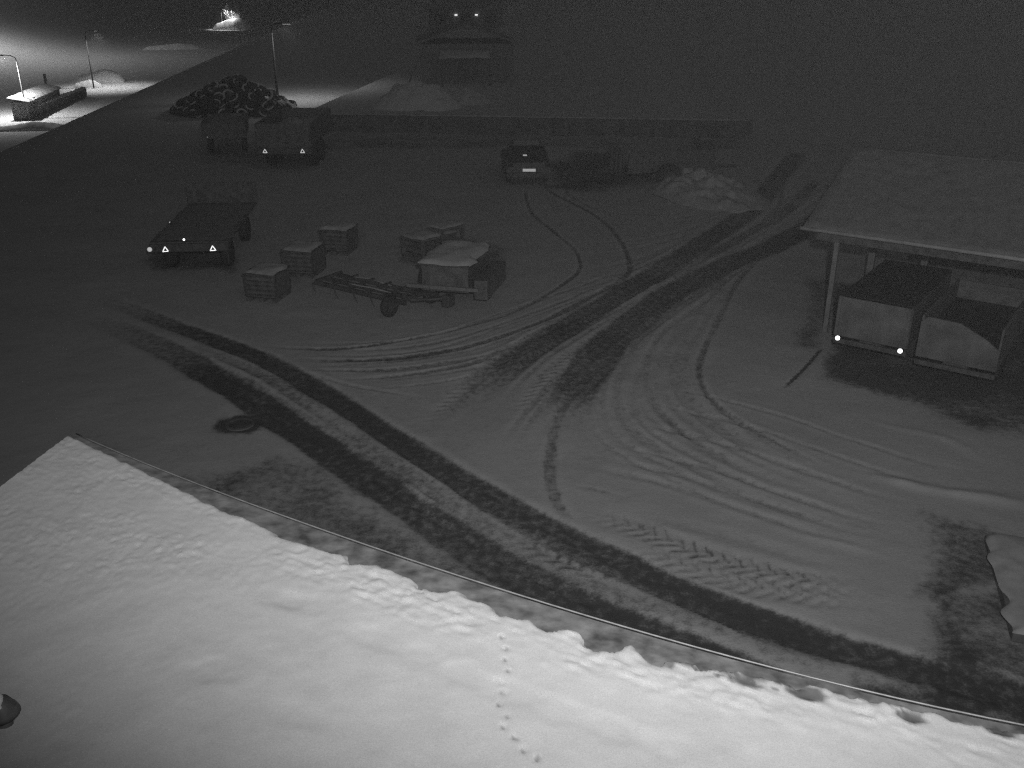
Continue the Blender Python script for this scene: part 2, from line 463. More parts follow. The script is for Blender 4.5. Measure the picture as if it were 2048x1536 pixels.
# --- the two wheel lanes of the driveway
track([(100, 558), (200, 592), (340, 648), (480, 698), (560, 735), (650, 788), (760, 857), (860, 922), (960, 982), (1080, 1045), (1200, 1107), (1320, 1163), (1450, 1215), (1600, 1270), (1750, 1315), (1900, 1355), (2100, 1408), (2400, 1480)], 0.62, 0.88, 0.3, 0.03, fade=(9.0, .5), ragged=.2, even=True)
track([(60, 602), (200, 644), (340, 702), (480, 785), (600, 862), (720, 945), (850, 1035), (980, 1118), (1110, 1190), (1250, 1254), (1400, 1318), (1560, 1385), (1800, 1480)], 0.80, 0.86, 0.3, 0.03, fade=(9.0, .5), ragged=.3, even=True)
track([(780, 885), (870, 945), (960, 1012), (1100, 1092), (1250, 1160), (1400, 1222), (1560, 1292), (1740, 1350)], 0.16, 0.8, 0.2, 0.02)
track([(700, 880), (800, 950), (900, 1020), (1010, 1090), (1150, 1160), (1300, 1225)], 0.14, 0.55, 0.3, 0.02)
track([(900, 1080), (1020, 1130), (1150, 1190), (1300, 1245)], 0.13, 0.65, 0.3, 0.02)
# --- tractor lanes crossing to the upper right
track([(860, 850), (930, 790), (1012, 735), (1100, 675), (1188, 622), (1310, 546), (1432, 468), (1510, 410), (1560, 350), (1600, 300)], 0.95, 0.80, 0.35, 0.03, tread=0.12, fade=(4.0, 1.5), ragged=.15, even=True)
track([(1090, 880), (1125, 820), (1165, 760), (1213, 690), (1335, 592), (1457, 526), (1554, 488), (1650, 430), (1760, 350)], 1.05, 0.84, 0.35, 0.03, tread=0.1, fade=(3.0, 1.0), ragged=.15, even=True)
track([(860, 850), (930, 782), (1010, 720), (1090, 672)], 0.45, 0.55, 0.2, 0.03, tread=0.8, fade=1.0, ragged=.05)
ridge([(1180, 640), (1290, 585), (1390, 535), (1480, 485), (1560, 440)], 0.16, 0.7, 0.03)
ridge([(960, 770), (1050, 710), (1150, 650)], 0.12, 0.5, 0.02)
track([(1060, 900), (1150, 800), (1230, 720), (1320, 640), (1440, 565), (1560, 510)], 0.3, 0.5, 0.3, 0.02, fade=4)
track([(1350, 545), (1430, 505), (1500, 465), (1580, 415), (1640, 350)], 0.5, 0.75, 0.3, 0.02, fade=3)
# --- curves of turning tractors
track([(500, 690), (600, 697), (700, 697), (820, 680), (930, 655), (1040, 618), (1130, 565), (1160, 535), (1150, 500), (1110, 465), (1060, 420), (1050, 370)], 0.14, 0.75, 0.75, 0.025)
track([(560, 717), (700, 722), (820, 714), (950, 690), (1080, 645), (1190, 590), (1245, 558), (1260, 530), (1240, 480), (1190, 430), (1120, 395), (1085, 370)], 0.2, 0.8, 0.7, 0.025)
track([(560, 735), (700, 742), (820, 735), (920, 720), (1010, 700), (1080, 660)], 0.12, 0.6, 0.9, 0.025)
track([(640, 760), (760, 755), (880, 740), (990, 712), (1060, 672), (1150, 620)], 0.12, 0.6, 1.0, 0.025)
track([(520, 700), (600, 740), (700, 770), (820, 790), (880, 800)], 0.1, 0.3, 0.9, 0.02)
track([(1150, 335), (1130, 360), (1140, 390), (1200, 420), (1300, 430), (1400, 425)], 0.18, 0.55, 0.3, 0.02)
track([(1560, 478), (1525, 510), (1475, 565), (1442, 630), (1412, 690), (1398, 740), (1415, 790), (1475, 840), (1560, 890), (1640, 930), (1700, 958)], 0.17, 0.6, 0.6, 0.025)
track([(1500, 520), (1400, 610), (1330, 660), (1295, 720), (1300, 790), (1350, 850), (1430, 905), (1520, 950), (1620, 985)], 0.15, 0.45, 0.5, 0.02)
track([(1420, 640), (1370, 690), (1350, 750), (1380, 810), (1450, 865), (1540, 920), (1640, 965)], 0.3, 0.35, 0.5, 0.02)
track([(1300, 640), (1250, 720), (1230, 790), (1250, 850), (1310, 900), (1400, 940)], 0.14, 0.4, 0.4, 0.02)
track([(1190, 730), (1135, 800), (1108, 860), (1100, 930), (1112, 1000), (1150, 1050)], 0.24, 0.62, 0.35, 0.025, fade=.6)
track([(1135, 968), (1190, 978), (1260, 995)], 0.1, 0.9, 0.2, 0.02, fade=.8)
track([(1648, 690), (1610, 735), (1565, 778)], 0.09, 1.1, 0.0, 0.03, fade=.6)  # thin dark line on the ground from the shed post's foot
track([(1470, 450), (1515, 410), (1525, 375), (1495, 345)], 0.3, 0.6, 0.5, 0.02)
track([(1500, 460), (1555, 415), (1560, 375), (1525, 345)], 0.2, 0.6, 0.5, 0.02)
for k, (ox, oy) in enumerate([(0, 0), (40, -45), (90, -80), (-60, 40), (130, -110), (-20, 25)]):
    track([(1180 + ox, 880 + oy), (1300 + ox, 905 + oy), (1430 + ox, 940 + oy), (1560 + ox, 985 + oy), (1700 + ox, 1030 + oy), (1820 + ox, 1055 + oy)], 0.12 + .05 * (k % 2), 0.38, 0.5, 0.02, ragged=.5)
# --- chevron prints of tractor tyres beside the driveway
track([(1165, 1022), (1270, 1055), (1380, 1098), (1480, 1130), (1600, 1160), (1740, 1175)], 0.50, 0.66, 0.25, 0.03, tread=1.0, fade=1.0, ragged=.05)
track([(1240, 1085), (1330, 1118), (1450, 1160), (1600, 1190), (1760, 1200)], 0.48, 0.52, 0.25, 0.03, tread=1.0, fade=1.0, ragged=.05)
track([(1010, 1060), (1080, 1095), (1160, 1140), (1260, 1190)], 0.42, 0.8, 0.2, 0.03, tread=.8, fade=.8, ragged=.05)
track([(1040, 830), (1090, 770), (1160, 700)], 0.4, 0.6, 0.2, 0.03, tread=.9, fade=.8, ragged=.05)
# --- families of overlapping fainter tracks
fam = random.Random(3)
def family(A, B, count, wr, dr, rr_, tread=0.0, jit=6, fade=3.0):
    for k in range(count):
        t = (k + fam.uniform(.1, .9)) / count
        pts = [(a[0] * (1 - t) + b[0] * t + fam.uniform(-jit, jit), a[1] * (1 - t) + b[1] * t + fam.uniform(-jit, jit) * .6) for a, b in zip(A, B)]
        q0 = fam.uniform(0, .55); q1 = fam.uniform(0, .45)
        pts[0] = tuple(np.array(pts[0]) * (1 - q0) + np.array(pts[1]) * q0); pts[-1] = tuple(np.array(pts[-1]) * (1 - q1) + np.array(pts[-2]) * q1)
        track(pts, fam.uniform(*wr), fam.uniform(*dr), fam.uniform(*rr_), .018, tread=tread if k % 3 == 1 else 0.0, fade=fade, ragged=.2)
family([(470, 685), (820, 676), (1040, 615), (1250, 535), (1480, 430)], [(600, 790), (860, 770), (1020, 735), (1200, 645), (1500, 470)], 9, (.08, .15), (.4, .6), (.5, .9))
family([(840, 850), (1040, 690), (1260, 578), (1480, 438), (1570, 350), (1640, 290)], [(1060, 960), (1200, 760), (1360, 620), (1560, 495), (1700, 420), (1850, 340)], 9, (.10, .22), (.35, .55), (.4, .8), .35, 4, 2.0)
family([(1570, 490), (1475, 570), (1412, 690), (1400, 755), (1480, 845), (1640, 935), (1800, 985)], [(1330, 640), (1240, 700), (1170, 790), (1190, 890), (1330, 965), (1520, 1035), (1780, 1100)], 9, (.10, .26), (.24, .38), (.45, .85), .2, 8, 3.0)
family([(260, 640), (480, 700), (650, 800), (860, 940), (1080, 1060), (1320, 1180), (1600, 1285)], [(300, 700), (480, 800), (660, 905), (850, 1040), (1100, 1190), (1300, 1270), (1420, 1320)], 7, (.1, .2), (.4, .6), (.3, .6), .3)
family([(1180, 1010), (1400, 1040), (1600, 1090), (1820, 1150)], [(1300, 1140), (1450, 1180), (1600, 1230), (1800, 1290)], 6, (.12, .3), (.25, .45), (.2, .4), .6)
family([(1060, 400), (1200, 440), (1300, 445), (1420, 430), (1500, 380)], [(1000, 640), (1150, 600), (1280, 560), (1400, 490), (1560, 400)], 6, (.12, .25), (.25, .45), (.2, .4))
# --- low windrows of pushed snow
ridge([(1690, 940), (1790, 962), (1900, 985), (2100, 1012)], 0.24, 0.5, 0.05)
ridge([(1550, 1060), (1680, 1085), (1800, 1120)], 0.16, 0.3, 0.02)
ridge([(1700, 830), (1780, 850), (1900, 880), (1980, 930)], 0.2, 0.2, 0.02)
ridge([(1140, 600), (1260, 545), (1400, 500), (1470, 470)], 0.12, 0.5, 0.03)
ridge([(380, 695), (470, 740), (600, 790), (700, 840)], 0.3, 0.4, 0.03)
# round thawed patch by the drain
dc = gp(480, 850)
rr = np.hypot(GX - dc.x, GY - dc.y)
bare = np.maximum(bare, 1.05 * (1 - sstep(.28, .6, rr + .12 * fbm(GX, GY, .4, 120))))
# lane in the valley: snow along it is fresher
far = sstep(44, 56, GY)
fresh = np.maximum(fresh, 0.5 * far)
bare = bare * (1 - 0.75 * far)
dz += 0.012 * fbm(GX, GY, .5, 130) + 0.02 * fbm(GX, GY, 2.2, 131)
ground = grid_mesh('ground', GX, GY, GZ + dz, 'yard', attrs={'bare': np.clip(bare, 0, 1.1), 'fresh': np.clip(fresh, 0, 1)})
tag(ground, kind='structure')

# ================================================================== FOREGROUND BUILDING with the snowy roof
ZE = 5.0
EA, EB = gp(150, 870, ZE), gp(2048, 1455, ZE)
ed = (EB - EA); ELEN = ed.length; ed.normalize(); en = Vector((ed.y, -ed.x, 0))      # en: from the eave up towards the mast
if en.dot(Vector((0, 0, ZE)) - EA) < 0: en = -en
RP = math.tan(R(8))
BOWP = np.polyfit([0, 1.79, 3.09, 3.67, 4.54, 5.3, 6.0], [0, .186, .246, .24, .205, .135, 0], 4)
def bow(u):                                        # the old eave sags inwards a little (negative: towards the mast)
    return -np.polyval(BOWP, np.clip(np.asarray(u, float), -.3, 6.8))
def roof_pt(u, v, h=0.0):
    """u along the eave, v up the slope (0 at the straight chord), h above the sheet"""
    return (EA.x + ed.x * u + en.x * v, EA.y + ed.y * u + en.y * v, ZE + RP * v + h)
def roof_uv(px, py):
    d = ray(px, py); N = Vector((-en.x * RP, -en.y * RP, 1)); t = N.dot(EA - Vector((0, 0, CAMH))) / N.dot(d)
    p = Vector((0, 0, CAMH)) + d * t - EA
    return p.dot(ed), p.dot(en)
VU, VV = roof_uv(0, 985)                           # a second point on the left verge
skew = VU / VV
bld = empty('farm_building', (EA.x, EA.y, 0))
tag(bld, 'near building with a snow-covered low roof filling the bottom of the picture', 'building')
def local(o): o.location = Vector(o.location) - Vector((EA.x, EA.y, 0)); return o
# sheet: rows across v from the bowed eave
us = np.linspace(0, 11.0, 120); vs = np.linspace(0, 1, 30)
U, T = np.meshgrid(us, vs)
Vv = -bow(U) + T * 7.0
Us = U + skew * Vv * (1 - np.clip(U / 3.0, 0, 1))
xx = EA.x + ed.x * Us + en.x * Vv; yy = EA.y + ed.y * Us + en.y * Vv; zz = ZE + RP * Vv
sheet = local(grid_mesh('roof_sheet', xx, yy, zz, 'roof_sheet', bld))
# snow lying on it
du = 0.017
us = np.arange(0.0, 8.2, du); vs = np.arange(-0.35, 4.6, du)
U, V = np.meshgrid(us, vs)
Us = U + skew * V * (1 - np.clip(U / 3.0, 0, 1))
ve = V + bow(U)                                    # distance up from the eave
zone_w = 0.34 + 0.75 * (1 - sstep(1.0, 3.0, U)) - 0.1 * sstep(4.2, 5.5, U)
lump_zone = 1 - sstep(zone_w, zone_w * 1.6 + .1, ve + 0.16 * fbm(U, V, .5, 201))
EDGE = [(150, 872), (260, 925), (380, 985), (450, 1020), (500, 1035), (560, 1070), (590, 1078), (640, 1095), (690, 1105), (700, 1125), (760, 1127), (836, 1157), (850, 1177), (900, 1180), (925, 1176), (945, 1195), (1000, 1212), (1016, 1232), (1062, 1233), (1095, 1262), (1125, 1252), (1165, 1262), (1180, 1292), (1215, 1300), (1245, 1294), (1270, 1284), (1305, 1312), (1325, 1328), (1345, 1318), (1400, 1326), (1480, 1342), (1560, 1358), (1650, 1377), (1750, 1399), (2048, 1462)]
EDGE = [roof_uv(*p) for p in EDGE]
e_u = np.array([p[0] for p in EDGE]); e_v = np.array([p[1] + float(bow(p[0])) for p in EDGE])
back = np.interp(U + .03 * vnoise(U, V, .09, 203), e_u, e_v) + (0.02 + .025 * sstep(4.0, 4.6, U)) * fbm(U, V, .08, 205) + .012
hgt = 0.048 * sstep(0, .07, ve - back) - 0.02
hgt = hgt + 0.010 * fbm(U, V, 1.5, 207, 2)
def puff(sc, sd): return 1 - 2 * np.abs(vnoise(U * .8, V * 1.15, sc, sd))
crumb_big = sstep(1.6, 3.2, U)                      # coarser clods towards the right, fine ripples on the left
lump = (0.35 + 0.65 * crumb_big) * (0.0075 * puff(.075, 208) + .005 * puff(.04, 209)) + 0.0038 * puff(.028, 210) + .003 * vnoise(U, V, .018, 211)
hgt = hgt + lump_zone * lump * (.55 + .6 * fbm(U, V, .3, 213)) * sstep(0, .05, ve - back)
hgt = hgt + 0.0012 * fbm(U, V, .05, 215, 2)
def dent(px, py, r, depth, ax=1.0):
    global hgt
    a, b = roof_uv(px, py)
    uu = U + skew * V * (1 - np.clip(U / 3.0, 0, 1))
    d = np.hypot((uu - a) / ax, V - b) / r
    hgt = hgt - depth * (1 - sstep(.3, 1.0, d + .18 * vnoise(U, V, r * .7, 220)))
dark_tone = np.zeros_like(U)
def dark_spot(px, py, r, amount=1.0, ax=1.0):                  # darkens the snow in the paw prints; slush at the thaw holes
    global dark_tone
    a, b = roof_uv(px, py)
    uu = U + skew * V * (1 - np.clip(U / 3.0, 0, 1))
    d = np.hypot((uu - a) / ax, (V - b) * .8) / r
    dark_tone = np.maximum(dark_tone, amount * (1 - sstep(.5, 1.15, d + .28 * vnoise(U, V, r * .5, 231))))
# paw prints of a small animal
for p in [(1003, 1285), (1010, 1308), (1008, 1330), (1016, 1352), (998, 1374), (1007, 1394), (998, 1419), (1012, 1442), (1008, 1465), (1030, 1487), (1046, 1512), (1074, 1528)]:
    dent(p[0], p[1], .02, .010, .9); dark_spot(p[0], p[1], .011, .75)
# shallow dimples in a slanting row
for p in [(742, 1283), (838, 1325), (925, 1357), (1020, 1395), (1120, 1432), (1222, 1470), (1335, 1500), (560, 1205), (600, 1215), (590, 1440), (430, 1350)]:
    dent(p[0], p[1], .12, .005, 1.5)
# thaw holes near the eave
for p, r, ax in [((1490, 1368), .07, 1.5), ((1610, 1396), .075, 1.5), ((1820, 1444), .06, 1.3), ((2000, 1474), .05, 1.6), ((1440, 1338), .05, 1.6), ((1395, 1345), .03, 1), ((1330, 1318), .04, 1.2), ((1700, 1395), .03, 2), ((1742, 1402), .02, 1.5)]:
    dent(p[0], p[1], r, .016, ax); dark_spot(p[0], p[1], r * .8, 1.0, ax)
mot = random.Random(9)
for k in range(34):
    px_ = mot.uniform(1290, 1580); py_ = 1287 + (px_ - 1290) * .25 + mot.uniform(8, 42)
    dark_spot(px_, py_, mot.uniform(.012, .032), mot.uniform(.6, 1.0), mot.uniform(1, 2.2))
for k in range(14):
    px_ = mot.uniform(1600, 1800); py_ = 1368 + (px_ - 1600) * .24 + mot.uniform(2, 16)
    dark_spot(px_, py_, mot.uniform(.008, .02), mot.uniform(.4, .8), mot.uniform(1, 2))
hgt = np.where((V > 4.4), -.05, hgt)
xx = EA.x + ed.x * Us + en.x * V; yy = EA.y + ed.y * Us + en.y * V; zz = ZE + RP * V + hgt
hgt_edge = ve < 0.0
zz = np.where(hgt_edge, ZE + RP * V - 0.03, zz)
sn = local(grid_mesh('snow_layer', xx, yy, zz, 'roof_snow', bld, {'dark_tone': dark_tone}))
bm = bmesh.new(); bm.from_mesh(sn.data)
kill = (ve.ravel() < -0.012)
bm.verts.ensure_lookup_table()
bmesh.ops.delete(bm, geom=[bm.verts[i] for i in np.nonzero(kill)[0]], context='VERTS')
bm.to_mesh(sn.data); bm.free()
# drip edge along the eave, fascia, wall
pts = [roof_pt(u, -bow(u) - 0.012, 0.006) for u in np.linspace(0.0, 10.8, 60)]
local(MB().tube(pts, 0.0045, 6).build('drip_edge', 'bright_metal', bld, True))
mb = MB()
for a, b in zip(np.linspace(0, 10.6, 31), np.linspace(0, 10.6, 31)[1:]):
    p = roof_pt(a, -bow(a) + .01, -.14); q = roof_pt(b, -bow(b) + .01, -.14)
    c = (Vector(p) + Vector(q)) / 2; d = Vector(q) - Vector(p)
    mb.box(c, (d.length + .002, .025, .24), (0, 0, math.atan2(d.y, d.x)))
local(mb.build('fascia', 'wood_dark', bld))
c = Vector(roof_pt(5.4, 3.2)); c.z = 2.3
local(MB().box(c, (9.6, 5.6, 4.6), (0, 0, math.atan2(ed.y, ed.x))).build('wall', 'wall_plaster', bld))
# vent cowl by the left border
vu, vv = roof_uv(14, 1462)
vp = Vector(roof_pt(vu + skew * 0, vv, 0.0))
vent = empty('roof_vent', vp)
tag(vent, 'small dark vent pipe at the lower left edge of the near snowy roof', 'vent')
MB().tube([(0, 0, -.05), (0, 0, .09)], .03, 14).build('pipe', 'dark_steel', vent, True)
MB().lathe([(0.0, .17), (.035, .15), (.062, .10), (.066, .085), (.0, .088)], 'Z', seg=18).build('cowl', 'dark_steel', vent, True)
MB().lathe([(0.0, .195), (.03, .18), (.05, .14), (.045, .125), (0, .14)], 'Z', c=(-.02, -.01, 0), seg=16).build('snow_cap', 'snow', vent, True)

# ================================================================== OPEN SHED on the right
SC = gp(1605, 460, 2.45); SB = gp(2048, 524, 2.45)
sd_ = (SB - SC); sd_.normalize(); srz = math.atan2(sd_.y, sd_.x)
shed = empty('open_shed', (SC.x, SC.y, 0), srz)
tag(shed, 'open-fronted shed with a wide snowy roof and pale posts on the right', 'shed')
# local: x along the eave, y into the depth
SL, SDp, SR = 16.0, 3.5, math.tan(R(20))
mb = MB().prism([(0, 0), (SL, 0), (SL, .07), (0, .07)], 1.0)
bmesh.ops.transform(mb.bm, matrix=Matrix(((1, 0, 0, 0), (0, SDp, 0, 0), (0, SDp * SR, 1, 2.45), (0, 0, 0, 1))), verts=mb.bm.verts)
mb.build('roof_sheet', 'dark_steel', shed)
nx, ny = 160, 90
X, Y = np.meshgrid(np.linspace(0.02, SL - .02, nx), np.linspace(-0.05, SDp - .02, ny))
e = np.clip(np.minimum(np.minimum(X, SL - X), np.minimum(Y + .07, SDp - Y)) / .12, 0, 1)
Z = 2.45 + .072 + SR * Y + .09 * np.sqrt(1 - (1 - e) ** 2) * (1 + .25 * fbm(X, Y, 1.2, 301)) + .01 * fbm(X, Y, .3, 303) * e
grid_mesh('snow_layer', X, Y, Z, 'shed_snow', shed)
MB().tube([(-.05, -.02, 2.50), (SL, -.02, 2.50)], .045, 10).build('gutter', 'old_snow', shed, True)
MB().box((SL / 2, .25, 2.33), (SL - .6, .14, .2)).build('eave_beam', 'wood', shed)
def to_local(p, o):
    return Matrix.Rotation(-o.rotation_euler.z, 4, 'Z') @ (Vector(p) - o.location)
for k, x in enumerate([to_local(gp(1649, 664), shed).x, 5.3, 10.2, 14.8]):
    MB().box((x, .28, 1.12), (.11, .11, 2.24), bevel=.012).build('post', 'post_paint', shed)
for k, (px, py) in enumerate([(1733, 585), (1836, 600)]):
    q = to_local(gp(px, py), shed)
    MB().box((q.x, q.y, 1.5), (.17, .17, 3.0), bevel=.012).build('post', 'post_paint', shed)
mb = MB().prism([(0, 0), (SL, 0), (SL, .07), (0, .07)], 1.0)
bmesh.ops.transform(mb.bm, matrix=Matrix(((1, 0, 0, 0), (0, SDp, 0, SDp + .01), (0, -SDp * SR, 1, 2.45 + SDp * SR), (0, 0, 0, 1))), verts=mb.bm.verts)
mb.build('rear_roof_sheet', 'dark_steel', shed)
MB().tube([(0.0, SDp, 2.56 + SDp * SR), (SL, SDp, 2.56 + SDp * SR)], .07, 8).build('ridge_cap', 'shed_snow', shed, True)
MB().box((SL / 2 + .6, 2 * SDp - .35, 1.2), (SL - 1.0, .12, 2.4)).build('back_wall', 'wood_dark', shed)
MB().box((SL - .5, SDp, 1.2), (.12, 2 * SDp - 1.0, 2.4)).build('side_wall', 'wood_dark', shed)
for k in range(5):
    x = .8 + k * 3.4
    MB().box((x, SDp / 2, 2.36 + SR * SDp / 2), (.09, SDp - .4, .16), (math.atan(SR), 0, 0)).build('rafter', 'wood_dark', shed)

# trailers backed against the shed, tailgates towards the yard
def box_trailer(name, label, loc, rz, w_, h0, h1, length, tail, refl, group=None, rounded=0.0):
    t = empty(name, loc, rz); tag(t, label, 'trailer', group)
    # local: rear face at y = 0 looking to -y, body runs to +y
    mb = MB()
    mb.box((-w_ / 2 + .02, length / 2, (h0 + h1) / 2), (.04, length - .1, h1 - h0)); mb.box((w_ / 2 - .02, length / 2, (h0 + h1) / 2), (.04, length - .1, h1 - h0))
    mb.box((0, length - .06, (h0 + h1) / 2), (w_ - .09, .04, h1 - h0))
    mb.box((0, length / 2, h0 + .03), (w_ - .09, length - .2, .05))
    mb.build('body', 'dark_paint', t)
    if rounded:
        top = [(w_ / 2, h1 - rounded), (w_ / 2 - .3, h1 - rounded * .55), (w_ / 2 - .8, h1 - .02), (-w_ / 2 + .12, h1), (-w_ / 2, h1 - .12)]
        MB().prism([(-w_ / 2, h0), (w_ / 2, h0)] + top, .05).build('tailgate', tail, t)
    else:
        tg = MB().box((0, .0, (h0 + h1) / 2), (w_, .05, h1 - h0), bevel=.01).build('tailgate', tail, t)
        for sx in (-1, 0, 1):
            MB().box((sx * (w_ / 2 - .05), -.04, (h0 + h1) / 2), (.06, .03, h1 - h0 - .06)).build('rib', tail, tg)
    MB().box((0, length / 2 + .03, h1 + .015 - rounded), (w_ - .02, length - .12, .03)).build('cover', 'plastic_sheet', t)
    MB().box((0, length / 2, h0 - .1), (.5, length - .3, .14)).build('chassis', 'dark_steel', t)
    MB().tube([(0, length - .2, h0 - .1), (0, length + 1.4, .45)], .05, 8).build('drawbar', 'dark_steel', t)
    for sx in (-1, 1):
        wheel(t, (sx * (w_ / 2 - .18), length * .42, .42), .42, .26)
        MB().box((sx * (w_ / 2 - .18), length * .42, .9 if h0 > .95 else h0 - .01), (.3, .9, .03)).build('mudguard', 'dark_steel', t)
    MB().box((0, .02, h0 - .12), (w_, .06, .1)).build('rear_beam', 'dark_steel', t)
    for kind, x, z, s, m in refl:
        reflector(t, (x, -.075, z), kind, s, m)
    return t
pA, pB = gp(1675, 676, .62), gp(1800, 702, .62)
rz = math.atan2(pB.y - pA.y, pB.x - pA.x); dAB = (pB - pA).length
mid = (pA + pB) / 2; ofs = Vector((-math.sin(rz), math.cos(rz), 0)) * .075
wA = dAB + .22
box_trailer('cattle_trailer', 'pale-backed trailer with two round bright reflectors beside the shed post', (mid.x + ofs.x, mid.y + ofs.y, 0), rz, wA, .66, 1.55, 3.4, 'pale_paint',
            [('disc', -dAB / 2, .62, .10, 'reflector_bright'), ('disc', dAB / 2, .62, .10, 'reflector_bright')])
q = gp(1905, 735, .6)
box_trailer('grain_trailer', 'pale slant-topped trailer back standing deeper in the shed shade', (q.x + .1, q.y + .15, 0), rz, 1.55, .62, 1.5, 3.2, 'pale_paint', [], rounded=.45)

# ================================================================== YARD: trailers with triangle reflectors
tA, tB = gp(330, 500, .82), gp(425, 498, .82)
rz = math.atan2(tB.y - tA.y, tB.x - tA.x); d = (tB - tA).length; mid = (tA + tB) / 2
fl = empty('flatbed_trailer', (mid.x, mid.y + .075, 0), rz)
tag(fl, 'low dark flatbed trailer with two triangle reflectors left of the snow-topped boxes', 'trailer')
L = 5.0; W = 2.2
for k in range(9):
    MB().box((-W / 2 + .13 + k * .243, L / 2, 1.0), (.23, L, .04)).build('plank', 'wood_dark', fl)
for sx in (-1, 1):
    MB().box((sx * .45, L / 2, .90), (.1, L - .1, .14)).build('chassis_beam', 'dark_steel', fl)
MB().box((0, .0, .86), (W - .05, .05, .22)).build('rear_beam', 'dark_steel', fl)
MB().box((0, L - .05, 1.35), (W, .05, .66)).build('headboard', 'wood_dark', fl)
MB().tube([(0, L - .1, .85), (0, L + 1.5, .5)], .05, 8).build('drawbar', 'dark_steel', fl)
for sx in (-1, 1):
    for yy_ in (1.1, 3.9): wheel(fl, (sx * .8, yy_, .41), .41, .24)
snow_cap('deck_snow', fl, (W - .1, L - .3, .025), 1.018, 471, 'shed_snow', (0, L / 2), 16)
reflector(fl, (-d / 2, -.06, .82), 'triangle', .15, 'reflector')
reflector(fl, (d / 2, -.06, .82), 'triangle', .15, 'reflector')
p = to_local(gp(368, 480, 1.08), fl); reflector(fl, (p.x, -.02, 1.09), 'disc', .07, 'reflector_bright')
reflector(fl, (-W / 2 + .02, -.06, .84), 'disc', .13, 'reflector_dull')
reflector(fl, (-W / 2 - .02, 2.6, .95), 'plate', (.12, .06), 'reflector_dull')

tA, tB = gp(530, 303, .9), gp(605, 303, .9)
rz = math.atan2(tB.y - tA.y, tB.x - tA.x); d = (tB - tA).length; mid = (tA + tB) / 2
tp = empty('tipping_trailer', (mid.x, mid.y + .08, 0), rz + R(0))
tag(tp, 'dark high-sided tipping trailer with two triangle reflectors below the tyre heap', 'trailer')
W, L = 2.35, 5.2
for k in range(3):
    for sx in (-1, 1):
        MB().box((sx * (W / 2 - .02), L / 2, 1.22 + k * .33), (.04, L - .05, .325)).build('side_board', 'dark_paint', tp)
    MB().box((0, .0, 1.22 + k * .33), (W - .1, .04, .325)).build('tail_board', 'dark_paint', tp)
    MB().box((0, L - .03, 1.22 + k * .33), (W - .1, .04, .325)).build('front_board', 'dark_paint', tp)
MB().box((0, L / 2, 1.03), (W - .1, L, .05)).build('floor', 'dark_steel', tp)
snow_cap('load_snow', tp, (W - .15, L - .2, .3), 1.35, 401, 'old_snow', (0, L / 2), 12)
for sx in (-1, 1): MB().box((sx * .5, L / 2, .92), (.12, L - .2, .16)).build('chassis_beam', 'dark_steel', tp)
MB().box((0, -.03, .9), (W, .05, .24)).build('rear_beam', 'dark_steel', tp)
MB().tube([(0, L - .1, .85), (0, L + 1.6, .5)], .06, 8).build('drawbar', 'dark_steel', tp)
for sx in (-1, 1):
    for yy_ in (1.6, 3.0): wheel(tp, (sx * .95, yy_, .48), .48, .32)
reflector(tp, (-d / 2, -.09, .9), 'triangle', .17, 'reflector')
reflector(tp, (d / 2, -.09, .9), 'triangle', .17, 'reflector')
# second cart whose dark shape stands left of it
cp = gp(450, 318)
ct = empty('farm_cart', (cp.x, cp.y + .3, 0), R(12))
tag(ct, 'dark two-wheeled farm cart left of the tipping trailer', 'cart')
for sx in (-1, 1): MB().box((sx * .95, 1.6, 1.25), (.05, 3.2, .7)).build('side_board', 'dark_paint', ct)
MB().box((0, 0.0, 1.25), (1.84, .05, .7)).build('tail_board', 'dark_paint', ct)
MB().box((0, 3.17, 1.25), (1.84, .05, .7)).build('front_board', 'dark_paint', ct)
MB().box((0, 1.6, .88), (1.84, 3.1, .05)).build('floor', 'wood_dark', ct)
MB().box((0, 1.6, .76), (.4, 3.0, .14)).build('chassis', 'dark_steel', ct)
MB().tube([(0, 3.1, .75), (0, 4.6, .5)], .05, 8).build('drawbar', 'dark_steel', ct)
for sx in (-1, 1): wheel(ct, (sx * .78, 1.6, .42), .42, .22)
reflector(ct, (-.75, -.05, .98), 'disc', .05, 'reflector_dull')

# ================================================================== PARKED CAR with its number plate
pp = gp(1058, 342, .62)
car = empty('parked_car', (pp.x, pp.y + .06, 0), R(4))
tag(car, 'dark parked car seen from behind, only its number plate shining, mid yard', 'car')
CW, CL = 1.75, 4.2
low = [(0, .30), (0, .78), (.06, .92), (1.0, .98), (3.1, .96), (4.0, .82), (4.2, .62), (4.2, .30)]
cab = [(.10, .93), (.28, 1.40), (.75, 1.50), (1.9, 1.50), (2.75, .97)]
def side_loft(poly, w0, w1, zref):
    mb = MB(); n = len(poly); cols_ = []
    for s in (-1, 1):
        cols_.append([mb.bm.verts.new((s * (w0 + (w1 - w0) * max(0, (z - zref[0]) / (zref[1] - zref[0]))) / 2, y, z)) for y, z in poly])
    mb.bm.faces.new(cols_[0]); mb.bm.faces.new(cols_[1][::-1])
    for i in range(n): mb.bm.faces.new((cols_[0][i], cols_[1][i], cols_[1][(i + 1) % n], cols_[0][(i + 1) % n]))
    bmesh.ops.bevel(mb.bm, geom=list(mb.bm.edges), offset=.035, segments=2, affect='EDGES')
    return mb
side_loft(low, CW, CW, (0, 1)).build('body', 'dark_paint', car)
side_loft(cab, CW - .12, CW - .42, (.93, 1.5)).build('cabin', 'glass_dark', car)
MB().box((0, 1.3, 1.515), (CW - .5, 1.25, .035), bevel=.012).build('roof', 'dark_paint', car)
snow_cap('roof_snow', car, (CW - .6, 1.1, .03), 1.53, 411, 'old_snow', (0, 1.3), 8)
